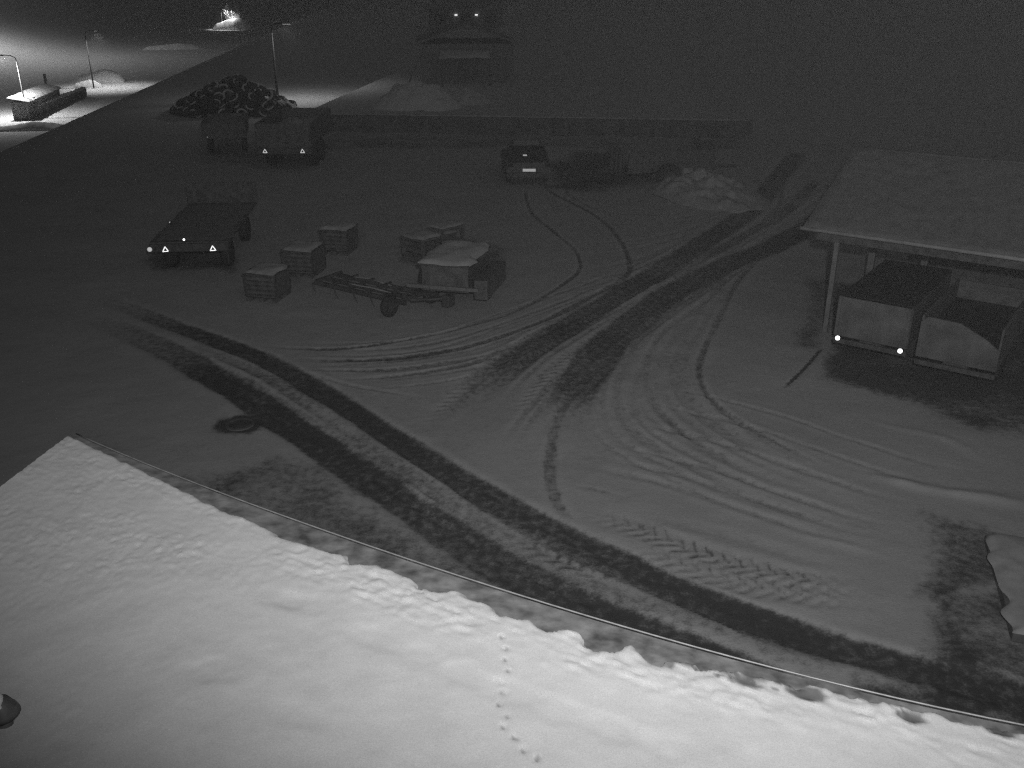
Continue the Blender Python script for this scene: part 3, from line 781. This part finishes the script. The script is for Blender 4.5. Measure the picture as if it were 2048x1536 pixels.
MB().box((0, .0, .45), (CW - .1, .14, .2), bevel=.03).build('bumper', 'dark_steel', car)
for sx in (-1, 1):
    for yy_ in (.85, 3.4): wheel(car, (sx * (CW / 2 - .1), yy_, .31), .31, .19)
    MB().box((sx * (CW / 2 - .12), -.01, .84), (.2, .04, .13), bevel=.01).build('tail_lamp', 'glass_dark', car)
reflector(car, (0, -.1, .66), 'plate', (.52, .11), 'reflector_dull', 'number_plate')
reflector(car, (-.16, .1, 1.22), 'plate', (.16, .06), 'reflector_dull', 'window_glint')  # small reflecting plate added to give the glint at the rear window

# dark spreader beside the snow heap
sp0 = gp(1235, 372)
spd = empty('manure_spreader', (sp0.x, sp0.y, 0), R(-72))
tag(spd, 'long dark farm spreader with snow flecks standing behind the parked car', 'spreader')
for sx in (-1, 1): MB().box((sx * .95, 1.9, 1.05), (.06, 3.8, .8), (0, sx * R(10), 0)).build('side_board', 'dark_paint', spd)
MB().box((0, 1.9, .66), (1.7, 3.8, .06)).build('floor', 'dark_steel', spd)
MB().box((0, 3.8, 1.1), (2.0, .06, 1.0)).build('front_board', 'dark_paint', spd)
for sx in (-.45, 0, .45):
    MB().tube([(sx, -.1, .6), (sx, -.1, 1.6)], .09, 8).build('beater', 'dark_steel', spd)
MB().tube([(0, 3.8, .6), (0, 5.4, .5)], .06, 8).build('drawbar', 'dark_steel', spd)
for sx in (-1, 1): wheel(spd, (sx * 1.1, 1.7, .5), .5, .3)
snow_cap('load_snow', spd, (1.5, 1.6, .22), .95, 421, 'old_snow', (0, 2.9), 10)

# ================================================================== SNOW-TOPPED MACHINE, BOXES, HARROW
dp = gp(912, 504, 1.22) - Matrix.Rotation(R(-14), 3, 'Z') @ Vector((0, 1.25, 0))
drill = empty('seed_drill', (dp.x, dp.y, 0), R(-14))
tag(drill, 'dark box-shaped seed drill with a big flat snow-covered lid in the middle yard', 'machine')
# local: long lid runs in y
Z0 = 1.12
MB().prism([(-.62, .45), (.62, .45), (.62, Z0), (-.62, Z0)], 2.0, Matrix.Translation((0, .25, 0))).build('hopper', 'dark_paint', drill)
MB().box((0, 1.25, Z0 + .025), (1.34, 2.15, .05), bevel=.01).build('lid', 'dark_steel', drill)
snow_cap('snow_cap', drill, (1.36, 2.2, .10), Z0 + .05, 431, 'snow', (0, 1.25), 14)
MB().box((0, .02, .62), (1.9, .07, .09)).build('front_rail', 'bright_metal', drill)
MB().box((.95, 1.2, .55), (.35, 1.9, .5)).build('side_box', 'dark_paint', drill)
for sx in (-1, 1): wheel(drill, (sx * .85, 1.2, .40), .40, .16)
MB().tube([(0, 2.25, .6), (0, 3.5, .5)], .05, 8).build('drawbar', 'dark_steel', drill)
# low snowy racks behind the drill
for k, (px, py, zz_, sx, sy, rz_, lab) in enumerate([(858, 466, .75, .95, 1.5, R(-40), 'snow-dusted rack left of the drill, lower of the two racks'),
                                                    (893, 449, .95, .62, 1.0, R(-40), 'smaller taller snow-dusted rack right behind the seed drill')]):
    q = gp(px, py, zz_)
    rk = empty('feed_rack', (q.x, q.y, 0), rz_); tag(rk, lab, 'rack', 'racks behind the seed drill')
    MB().box((0, 0, zz_ - .04), (sx, sy, .06)).build('top', 'wood_dark', rk)
    for ax in (-1, 1):
        for ay in (-1, 1):
            MB().box((ax * (sx / 2 - .06), ay * (sy / 2 - .06), (zz_ - .07) / 2), (.08, .08, zz_ - .07)).build('leg', 'wood_dark', rk)
    for i in range(4):
        MB().box((0, -sy / 2 + .1 + i * (sy - .2) / 3, zz_ * .45), (sx - .14, .03, .1)).build('rail', 'wood_dark', rk)
    snow_cap('snow_cap', rk, (sx, sy, .05), zz_ - .008, 440 + k, 'old_snow', (0, 0), 10)
# three boxes in a slanting row
BOX_L = ['nearest and lowest-left of the three snow-topped dark boxes', 'middle one of the three snow-topped dark boxes in a slanting row', 'farthest of the three snow-topped dark boxes, nearest the racks']
for k, (px, py, sz) in enumerate([(533, 538, (.88, .95)), (606, 493, (.92, 1.0)), (677, 453, (.88, .95))]):
    hb = .78
    q = gp(px, py, hb)
    bxo = empty('storage_box', (q.x, q.y, 0), R(-12)); tag(bxo, BOX_L[k], 'box', 'snow-topped boxes in the yard')
    a, b = sz
    MB().box((0, 0, .44), (a - .06, b - .06, .6)).build('container', 'dark_paint', bxo)
    for i in range(5):
        for s in (-1, 1):
            MB().box((0, s * (b / 2 - .015), .20 + i * .125), (a, .03, .035)).build('slat', 'dark_steel', bxo)
    for s in (-1, 1):
        for t in (-1, 1):
            MB().box((s * (a / 2 - .03), t * (b / 2 - .05), .45), (.05, .06, .62)).build('corner_post', 'dark_steel', bxo)
    for i in (-1, 0, 1):
        MB().box((i * (a / 2 - .08), 0, .06), (.1, b, .12)).build('pallet_foot', 'wood_dark', bxo)
    MB().box((0, 0, .765), (a + .02, b + .02, .03)).build('lid', 'dark_steel', bxo)
    snow_cap('snow_cap', bxo, (a, b, .08), .781, 450 + k, 'old_snow', (0, 0), 12)
# harrow lying in front of them
h0, h1 = gp(655, 580), gp(835, 622)
dv = h1 - h0; hrz = math.atan2(dv.y, dv.x); HL = dv.length
har = empty('harrow', ((h0.x + h1.x) / 2, (h0.y + h1.y) / 2, 0), hrz)
tag(har, 'low dark harrow frame with a wheel lying in front of the boxes', 'harrow')
for yy_ in (-.42, 0, .42):
    MB().box((0, yy_, .34), (HL, .07, .09)).build('beam', 'dark_steel', har)
for i in range(6):
    MB().box((-HL / 2 + .1 + i * (HL - .2) / 5, 0, .415), (.06, 1.0, .05)).build('cross_bar', 'dark_steel', har)
for i in range(5):
    for yy_ in (-.42, .42):
        x = -HL / 2 + .15 + i * (HL - .3) / 4 + yy_ * .5 + random.uniform(-.12, .12)
        MB().tube([(x, yy_, .32), (x + .02, yy_, .14), (x + .1, yy_, .02)], [.018, .016, .01], 5).build('tine', 'dark_steel', har)
snow_cap('beam_snow', har, (HL * .45, .07, .04), .462, 460, 'old_snow', (.1 * HL, -.3), 12)
snow_cap('beam_snow', har, (HL * .5, .09, .04), .386, 461, 'old_snow', (-.1 * HL, .42), 12)
wheel(har, (HL / 2 - .3, -.72, .28), .28, .14); wheel(har, (HL / 2 - .1, .72, .28), .28, .14)
MB().box((HL / 2 - .25, 0, .3), (.08, 1.4, .08)).build('axle', 'dark_steel', har)
MB().tube([(HL / 2, -.25, .36), (HL / 2 + .75, .25, .40)], .04, 7).build('drawbar', 'dark_steel', har)
MB().tube([(HL / 2, .4, .36), (HL / 2 + .75, .25, .40)], .04, 7).build('drawbar', 'dark_steel', har)
MB().box((HL / 2 + .82, .25, .38), (.22, .3, .3), bevel=.03).build('hitch', 'dark_steel', har)

# ================================================================== SNOW HEAPS
def heap(name, label, px, py, rx, ry, h, rz, seed, material='old_snow', z0=0.0, lump=.25, n=60, cat='snow heap', world=None):
    c = Vector(world) if world else gp(px, py, z0)
    s = np.linspace(-1, 1, n); A, B = np.meshgrid(s, s)
    X = A * rx; Y = B * ry
    r = np.hypot(A, B) * (1 + .18 * fbm(X, Y, max(rx, ry) * .6, seed))
    Z = h * np.clip(1 - r ** 1.7, -.2, 1) * (1 + lump * fbm(X, Y, max(.5, rx * .35), seed + 3) + lump * .8 * fbm(X, Y, .35, seed + 6))
    Z = np.where(r > 1.05, -.25, Z)
    o = grid_mesh(name, X, Y, Z, material)
    o.location = c; o.rotation_euler = (0, 0, rz)
    tag(o, label, cat, 'heaps of snow'); return o
heap('snow_heap', 'big lumpy ploughed snow heap inside the tractor loop, upper right of the yard', 1405, 385, 2.0, 3.4, .7, R(25), 501, 'old_snow', lump=.5)
heap('snow_heap', 'snow-covered mound on the terrace with the leaning pole', 835, 214, 2.6, 1.8, 1.5, R(0), 505, 'snow', z0=.85)
heap('snow_heap', 'small snow mound at the right end of the tyre heap', 545, 222, 1.9, 1.5, .8, R(0), 509, 'snow')
heap('snow_heap', 'low snow mound right of the leaning pole on the terrace', 930, 205, 1.7, 1.2, .8, R(0), 513, 'old_snow', z0=.85)
q = gp(2022, 1285)
blk = empty('block_stack', (q.x, q.y, 0), R(-17)); tag(blk, 'low snow-topped block stack at the right edge beside the bare ground', 'blocks')
for k in range(2):
    MB().box((.72, .62 + k * 1.24, .08), (1.44, 1.22, .16), bevel=.02).build('block', 'concrete', blk)
snow_cap('snow_cap', blk, (1.44, 2.46, .08), .155, 519, 'old_snow', (.72, 1.24), 40)
# drain cover in the thawed patch
dr = empty('drain_cover', (dc.x, dc.y, 0.005)); tag(dr, 'round drain cover in a dark thawed patch beside the wheel lane', 'drain cover')
MB().lathe([(0, .018), (.2, .018), (.21, .0)], 'Z', seg=24).build('cover', 'dark_steel', dr)
MB().lathe([(.215, .0), (.215, .022), (.27, .022), (.28, .0)], 'Z', seg=24).build('ring', 'concrete_dark', dr)

# ================================================================== LONG LOW WALL in front of the terrace
wall = empty('retaining_wall', (TERR_A.x, TERR_A.y, 0), math.atan2(wd.y, wd.x))
tag(wall, 'long low dark concrete panel wall across the back of the yard', 'wall')
npan = 12; pw = WLEN / npan
for k in range(npan):
    MB().box((k * pw + pw / 2, random.uniform(-.015, .015), .44), (pw - .03, .16, .92 + random.uniform(-.02, .02)), bevel=.012).build('panel', 'concrete_dark', wall)
for k in range(npan + 1):
    MB().box((k * pw, -.06, .45), (.14, .2, .98)).build('post', 'concrete_dark', wall)
X, Y, Z = snow_slab(.3, WLEN, .06, 531, 6)
cs_ = grid_mesh('snow_cap', Y, X, Z, 'old_snow', wall); cs_.location = (WLEN / 2, .08, .915)
# poles
q = gp(807, 186, 1.6); 
lp = tag(MB().tube([(0, 0, 0), (1.0, .8, 2.1), (1.75, 1.2, 3.9)], [.045, .04, .03], 8).build('leaning_pole', 'wood', loc=(q.x, q.y, 1.5)), 'thin wooden pole leaning out of the snow mound on the terrace', 'pole')

# ================================================================== TYRE HEAP (silage clamp weighed down with tyres)
cc = gp(440, 236)
clamp_c = Vector((cc.x, cc.y + 3.0, 0)); CRX, CRY, CH = 3.7, 3.2, 1.7
n = 70; s = np.linspace(-1, 1, n); A, B = np.meshgrid(s, s)
def clamp_h(a, b):
    r = np.clip(np.hypot(a, b), 0, 1.2); return CH * np.clip(1 - r ** 1.6, -.1, 1) * (1 + .28 * vnoise(np.asarray(a) * 3.7, np.asarray(b) * 3.2, 1.3, 77))
Z = clamp_h(A, B) * (1 + .12 * fbm(A * CRX, B * CRY, 1.2, 541))
cl = grid_mesh('silage_clamp', A * CRX, B * CRY, Z, 'plastic_sheet'); cl.location = clamp_c
tag(cl, 'dark sheeted silage mound under the tyre heap at the back left', 'mound')
t0 = empty('tyre'); 
r_ = .55
tm = MB().lathe([(r_ * .58, -.13), (r_ * .9, -.14), (r_ * 1.0, -.08), (r_, .08), (r_ * .9, .14), (r_ * .58, .13), (r_ * .55, 0), (r_ * .58, -.13)], 'Z', seg=22).build('carcass', 'rubber', t0, True)
snow_arcs = []
for k, (a0, a1, hh_) in enumerate([(20, 150, .20), (60, 290, .19), (200, 330, .18), (-30, 60, .21), (100, 200, .17)]):
    sm_ = MB().lathe([(r_ * .62, .125), (r_ * .70, hh_), (r_ * .82, hh_ + .01), (r_ * .90, .155), (r_ * .93, .11)], 'Z', seg=12, arc=(R(a0), R(a1))).build('snow_arc', 'snow', t0, True)
    snow_arcs.append(sm_.data)
    if k: bpy.data.objects.remove(sm_)
spots = []
tries = 0
while len(spots) < 64 and tries < 6000:
    tries += 1
    a = random.uniform(-.95, .95); b = random.uniform(-.98, .55)
    if math.hypot(a, b) > .97: continue
    x, y = a * CRX, b * CRY
    if all((x - u) ** 2 + (y - v) ** 2 > .52 ** 2 for u, v in spots): spots.append((x, y))
first = True
for k, (x, y) in enumerate(spots):
    o = t0 if first else copy_tree(t0)
    first = False
    a, b = x / CRX, y / CRY; e = .02
    z = float(clamp_h(a, b)); gxx = (float(clamp_h(a + e, b)) - z) / (e * CRX); gyy = (float(clamp_h(a, b + e)) - z) / (e * CRY)
    nrm = Vector((-gxx, -gyy, 1)).normalized()
    nrm = (nrm + Vector((random.uniform(-.6, .6), random.uniform(-.8, .3), 0))).normalized()
    o.location = clamp_c + Vector((x, y, z)) + nrm * .16
    o.rotation_euler = (nrm.to_track_quat('Z', 'Y') @ Euler((0, 0, random.uniform(0, 6.28))).to_quaternion()).to_euler()
    sc = random.uniform(.5, .85); o.scale = (sc, sc, sc)
    for ch in o.children:
        if ch.name.startswith('snow_arc'): ch.data = random.choice(snow_arcs)
    tag(o, 'old tyre with a little snow lying on the silage mound', 'tyre', 'tyres on the silage mound')

# ================================================================== LAMPS
def street_lamp(name, label, loc, height, arm, rz, energy, cone=150, group='street lamps along the lane', pm='post_paint'):
    t = empty(name, loc, rz); tag(t, label, 'street lamp', group)
    MB().tube([(0, 0, 0), (0, 0, 1.0), (0, 0, height - .5)], [.10, .085, .055], 10).build('pole', pm, t, True)
    pts = [(0, 0, height - .5), (-.08 * arm, 0, height - .15), (-.4 * arm, 0, height + .05), (-arm, 0, height + .1)]
    MB().tube(pts, [.055, .05, .045, .04], 8).build('arm', pm, t, True)
    hd = MB().prism([(-.34, 0), (-.28, .14), (.2, .14), (.34, .06), (.34, 0)], .26, Matrix.Translation((-arm - .3, -.13, height + .02))).build('lamp_head', 'dark_steel', t)
    MB().box((-arm - .3, 0, height + .017), (.5, .2, .004)).build('lens', 'lamp_lens', hd)
    o = add_light('lamp_light', 'SPOT', (-arm - .3, 0, height - .06), energy, parent=t, spot_size=R(cone), spot_blend=.6, shadow_soft_size=.15)
    return t
def zt(p): return float(terrain(p[0], p[1]))
def on_ground(px, py):
    """march the picture ray to the terrain"""
    d = ray(px, py); t = 10.0
    while t < 900:
        x, y, z = d.x * t, d.y * t, CAMH + d.z * t
        if z <= zt((x, y)): return Vector((x, y, zt((x, y))))
        t += .25
    return Vector((d.x * 900, d.y * 900, 0))
g1 = on_ground(56, 236)
LANE = []
k1 = 133.0
def at_depth(px, py, depth):                       # place on a ray at a forward distance
    d = ray(px, py); t = depth / d.y
    return Vector((d.x * t, d.y * t, CAMH + d.z * t))
def gpt(px, py): return on_ground(px, py)
def top_at(base, py):                              # height above base seen at picture row py
    return at_depth(1024, py, base.y).z - base.z
P1 = gpt(56, 238)
street_lamp('street_lamp', 'tall street lamp with a curved arm standing before the narrow hut', P1, max(4.0, top_at(P1, 112)), 1.2, R(10), 2800, 165)
B2 = gpt(424, 60); P2 = B2 + Vector((2.4, 1.5, 0))
street_lamp('street_lamp', 'far street lamp rising beside the frosty bush at the top', P2, max(6.0, top_at(P2, 8)), 1.4, R(215), 4200, 98, pm='wood')
P3 = at_depth(-230, 80, 160); P3.z = zt(P3)  # lamp added out of view for the glow on the upper left hillside
street_lamp('street_lamp', 'added lamp out of view beyond the left border, lighting the hillside', P3, 14.0, 1.6, R(200), 26000, 174)
P5 = gpt(146, 176) + Vector((3.0, -.6, 0))  # lamp added to brighten the two middle snow banks
street_lamp('street_lamp', 'added street lamp lighting the two bright snow banks in the middle of the lane', P5, 7.0, 1.2, R(180), 1900, 120, pm='pole_dark')
# yard lamp on the pole behind the tyre heap
P4 = at_depth(557, 212, 66); P4.z = 0
street_lamp('yard_lamp', 'thin lamp pole behind the small snow mound by the tyre heap', P4, 4.8, .7, R(200), 300, 166, 'lamps of the yard', 'pole_dark')

# ================================================================== LANE: hut, wall, banks, bush
hp = gp(71, 184, -3.9); hp.z = zt(hp)
hut = empty('long_hut', hp, R(10)); tag(hut, 'narrow hut with a bright snow roof by the lane at the upper left', 'hut')
roof_z = top_at(hp, 184)
HW, HLn = 2.0, 13.0
hh = 1.75
MB().box((0, 0, hh / 2), (HW - .4, HLn - .5, hh)).build('wall', 'concrete', hut)
rp = MB().prism([(HW / 2, hh - .02), (-HW / 2, hh + .38), (-HW / 2, hh + .46), (HW / 2, hh + .06)], HLn, Matrix.Translation((0, -HLn / 2, 0))).build('roof', 'dark_steel', hut)
X, Y, Z = snow_slab(HW, HLn, .16, 551, 12)
Zs = Z + hh + .07 + (HW / 2 - X) / HW * .40
grid_mesh('roof_snow', X, Y, Zs, 'snow', hut)
MB().box((HW / 2 - .19, -3.9, 1.0), (.04, .9, 2.0)).build('door', 'wood', hut)
MB().box((HW / 2 - .19, 1.2, 1.4), (.04, .8, .7)).build('window', 'glass_dark', hut)
# white marker post behind it
mp = gpt(96, 188); mt = mp.z + top_at(mp, 152)
mk = empty('marker_post', mp); tag(mk, 'short white marker post standing behind the hut roof', 'post')
MB().tube([(0, 0, 0), (0, 0, mt - mp.z - 1.0)], .08, 8).build('stem', 'post_paint', mk)
MB().box((0, 0, mt - mp.z - .4), (.32, .2, 1.3), bevel=.04).build('head', 'pale_paint', mk)
# low wall along the lane with a snow top
a_, b_ = gpt(74, 232), gpt(172, 193)
dv = b_ - a_; lw = empty('lane_wall', a_, math.atan2(dv.y, dv.x)); tag(lw, 'low dark wall with a snow top along the lane below the hut', 'wall')
LL = dv.length; sl = math.atan2(dv.z, math.hypot(dv.x, dv.y))
for k in range(8):
    MB().box((LL * (k + .5) / 8, 0, .35 + dv.z * (k + .5) / 8), (LL / 8 - .05, .35, 1.2), bevel=.02).build('panel', 'concrete_dark', lw)
X, Y, Z = snow_slab(.6, LL, .2, 561, 6)
o = grid_mesh('snow_cap', Y + LL / 2, X, Z + .95 + dv.z * (Y + LL / 2) / LL, 'snow', lw)
# snow banks along the lane
def bank(label, px0, py0, px1, py1, hgt_, wdt, seed, turn=.25):
    p = gpt(px0, py0); k = p.y / FPX
    L = abs(px1 - px0) * k; rise = max(0, (py0 - py1)) * k
    n1, n2 = 60, 16
    S, C = np.meshgrid(np.linspace(0, 1, n1), np.linspace(-1, 1, n2))
    e = np.clip(np.minimum(S / .12, (1 - S) / .4), 0, 1) ** .6
    X = S * L; Y = C * wdt * (.5 + .5 * S) * (1 + .15 * fbm(S * L, C, L * .15, seed))
    Z = (hgt_ + rise * S) * e * (1 - np.abs(C) ** 1.6) * (1 + .12 * fbm(S * L, C * wdt, L * .1, seed + 2)) - .25 * (np.abs(C) > .99)
    o = grid_mesh('snow_bank', X, Y, Z, 'snow'); o.location = p; o.rotation_euler = (0, 0, turn)
    tag(o, label, 'snow bank', 'snow banks along the lane'); return o
bank('bright snow bank beside the lane at the left border below the hut', -20, 262, 120, 246, .25, 1.6, 571)
bank('upper of the two bright snow banks in the middle of the lane', 146, 166, 242, 142, .7, 1.6, 575)
bank('lower and shorter of the two bright snow banks in the middle of the lane', 146, 176, 200, 164, .5, 1.0, 579)
bank('bright snow bank at the foot of the frosty bush', 424, 60, 500, 38, 1.2, 3.0, 583)
bank('dim snow bank of the lane sloping up to the frosty bush', 285, 100, 400, 92, .6, 1.4, 587)

# frosty bush: limbs that split into many fine twigs
def bush(name, label, loc, height, spread, seed, cat='bush', limbs=11):
    rnd = random.Random(seed)
    t = empty(name, loc); tag(t, label, cat)
    tr = MB(); tw = MB()
    def grow(mb, p, d, length, r, level):
        pts = [p]; q = p.copy(); dd = d.copy()
        for i in range(3):
            dd = (dd + Vector((rnd.uniform(-.18, .18), rnd.uniform(-.18, .18), rnd.uniform(-.02, .16)))).normalized()
            q = q + dd * length / 3; pts.append(q.copy())
        mb.tube(pts, [r, r * .8, r * .6, r * .35], 5 if level < 1 else 3, False)
        if level >= 3: return
        for i in range(5 if level < 2 else 4):
            k = rnd.choice((1, 2, 2, 3, 3)); ax = Vector((rnd.uniform(-1, 1), rnd.uniform(-1, 1), rnd.uniform(-.1, .7))).normalized()
            grow(tw, pts[k], (dd * .9 + ax * .75).normalized(), length * rnd.uniform(.4, .62), r * .5, level + 1)
    for i in range(limbs):
        a = 2 * math.pi * i / limbs + rnd.uniform(-.3, .3); s_ = rnd.uniform(.1, spread)
        grow(tr, Vector((rnd.uniform(-.3, .3), rnd.uniform(-.3, .3), -.1)), Vector((math.cos(a) * s_, math.sin(a) * s_, 1)).normalized(), height * rnd.uniform(.45, .62), height * .012, 0)
    tr.build('trunk', 'bark', t); tw.build('crown', 'bark', t)
    return t
bp_ = B2 + Vector((4.6, 4.0, 0))
bush('frosty_bush', 'frosty leafless bush lit by the far street lamp at the top', bp_, top_at(bp_, 14) * .95, .75, 5)
print('LANE', P1, P2, P3, hp, bp_, hh, a_, b_)

# ================================================================== FAR BARN AND FARMHOUSE
fb = gpt(935, 168)
barn = empty('far_barn', fb, R(6)); tag(barn, 'dark far barn with a low snowy lean-to roof above the terrace', 'barn')
MB().box((0, 3, 1.3), (6.4, 6, 2.6)).build('wall', 'wall_plaster', barn)
MB().prism([(-3.5, 2.55), (0, 3.7), (3.5, 2.55), (3.5, 2.7), (0, 3.85), (-3.5, 2.7)], 6.4, Matrix.Translation((0, -.2, 0))).build('roof', 'wall_plaster', barn)
MB().box((0, -.02, 1.0), (1.8, .06, 2.0)).build('door', 'concrete', barn)
MB().box((-.2, -1.0, 1.95), (3.4, 2.2, .06), (R(10), 0, 0)).build('lean_to_roof', 'dark_steel', barn)
o = snow_cap('lean_to_snow', barn, (3.4, 2.1, .14), 1.99, 601, 'snow', (-.2, -1.0), 12, tilt=(R(10), 0, 0))
for sx in (-1.8, 1.4): MB().tube([(sx, -1.95, 0), (sx, -1.95, 1.8)], .06, 6).build('post', 'wood', barn)
hz = gpt(932, 60)
fh = empty('farmhouse', hz, R(3)); tag(fh, 'distant farmhouse with two small bright lights under its eaves at the top', 'house')
MB().box((0, 4, 2.6), (11, 8, 5.2)).build('wall', 'wall_plaster', fh)
MB().prism([(-6, 5.1), (0, 8.3), (6, 5.1), (6, 5.3), (0, 8.55), (-6, 5.3)], 8.8, Matrix.Translation((0, -.4, 0))).build('roof', 'dark_steel', fh)
for px in (912, 953):
    lz = at_depth(px, 30, hz.y - .2); lp_ = to_local(lz, fh)
    wl = MB().box((lp_.x, -.1, lp_.z), (.42, .12, .07), bevel=.02).build('wall_lamp', 'lamp_lens', fh)
for sx in (-3.4, 0, 3.4):
    f_ = MB().box((sx, -.03, 1.7), (1.2, .06, 1.3)).build('window', 'wood', fh)
    MB().box((sx, -.07, 1.7), (1.0, .03, 1.1)).build('pane', 'glass_dark', f_)

# ================================================================== HAZE
hb = MB().box((0, 430, 4.0), (1480, 990, 34.0))
m = bpy.data.materials.new('haze'); m.use_nodes = True
n_ = m.node_tree.nodes; n_.remove(n_['Principled BSDF'])
pv = n_.new('ShaderNodeVolumePrincipled'); pv.inputs['Color'].default_value = (.9, .9, .9, 1)
pv.inputs['Density'].default_value = 0.0017; pv.inputs['Anisotropy'].default_value = 0.0
m.node_tree.links.new(pv.outputs[0], n_['Material Output'].inputs['Volume'])
MATS['haze'] = m
hz_o = hb.build('haze', 'haze'); tag(hz_o, 'thin night mist filling the air over the yard', 'haze', kind='stuff')
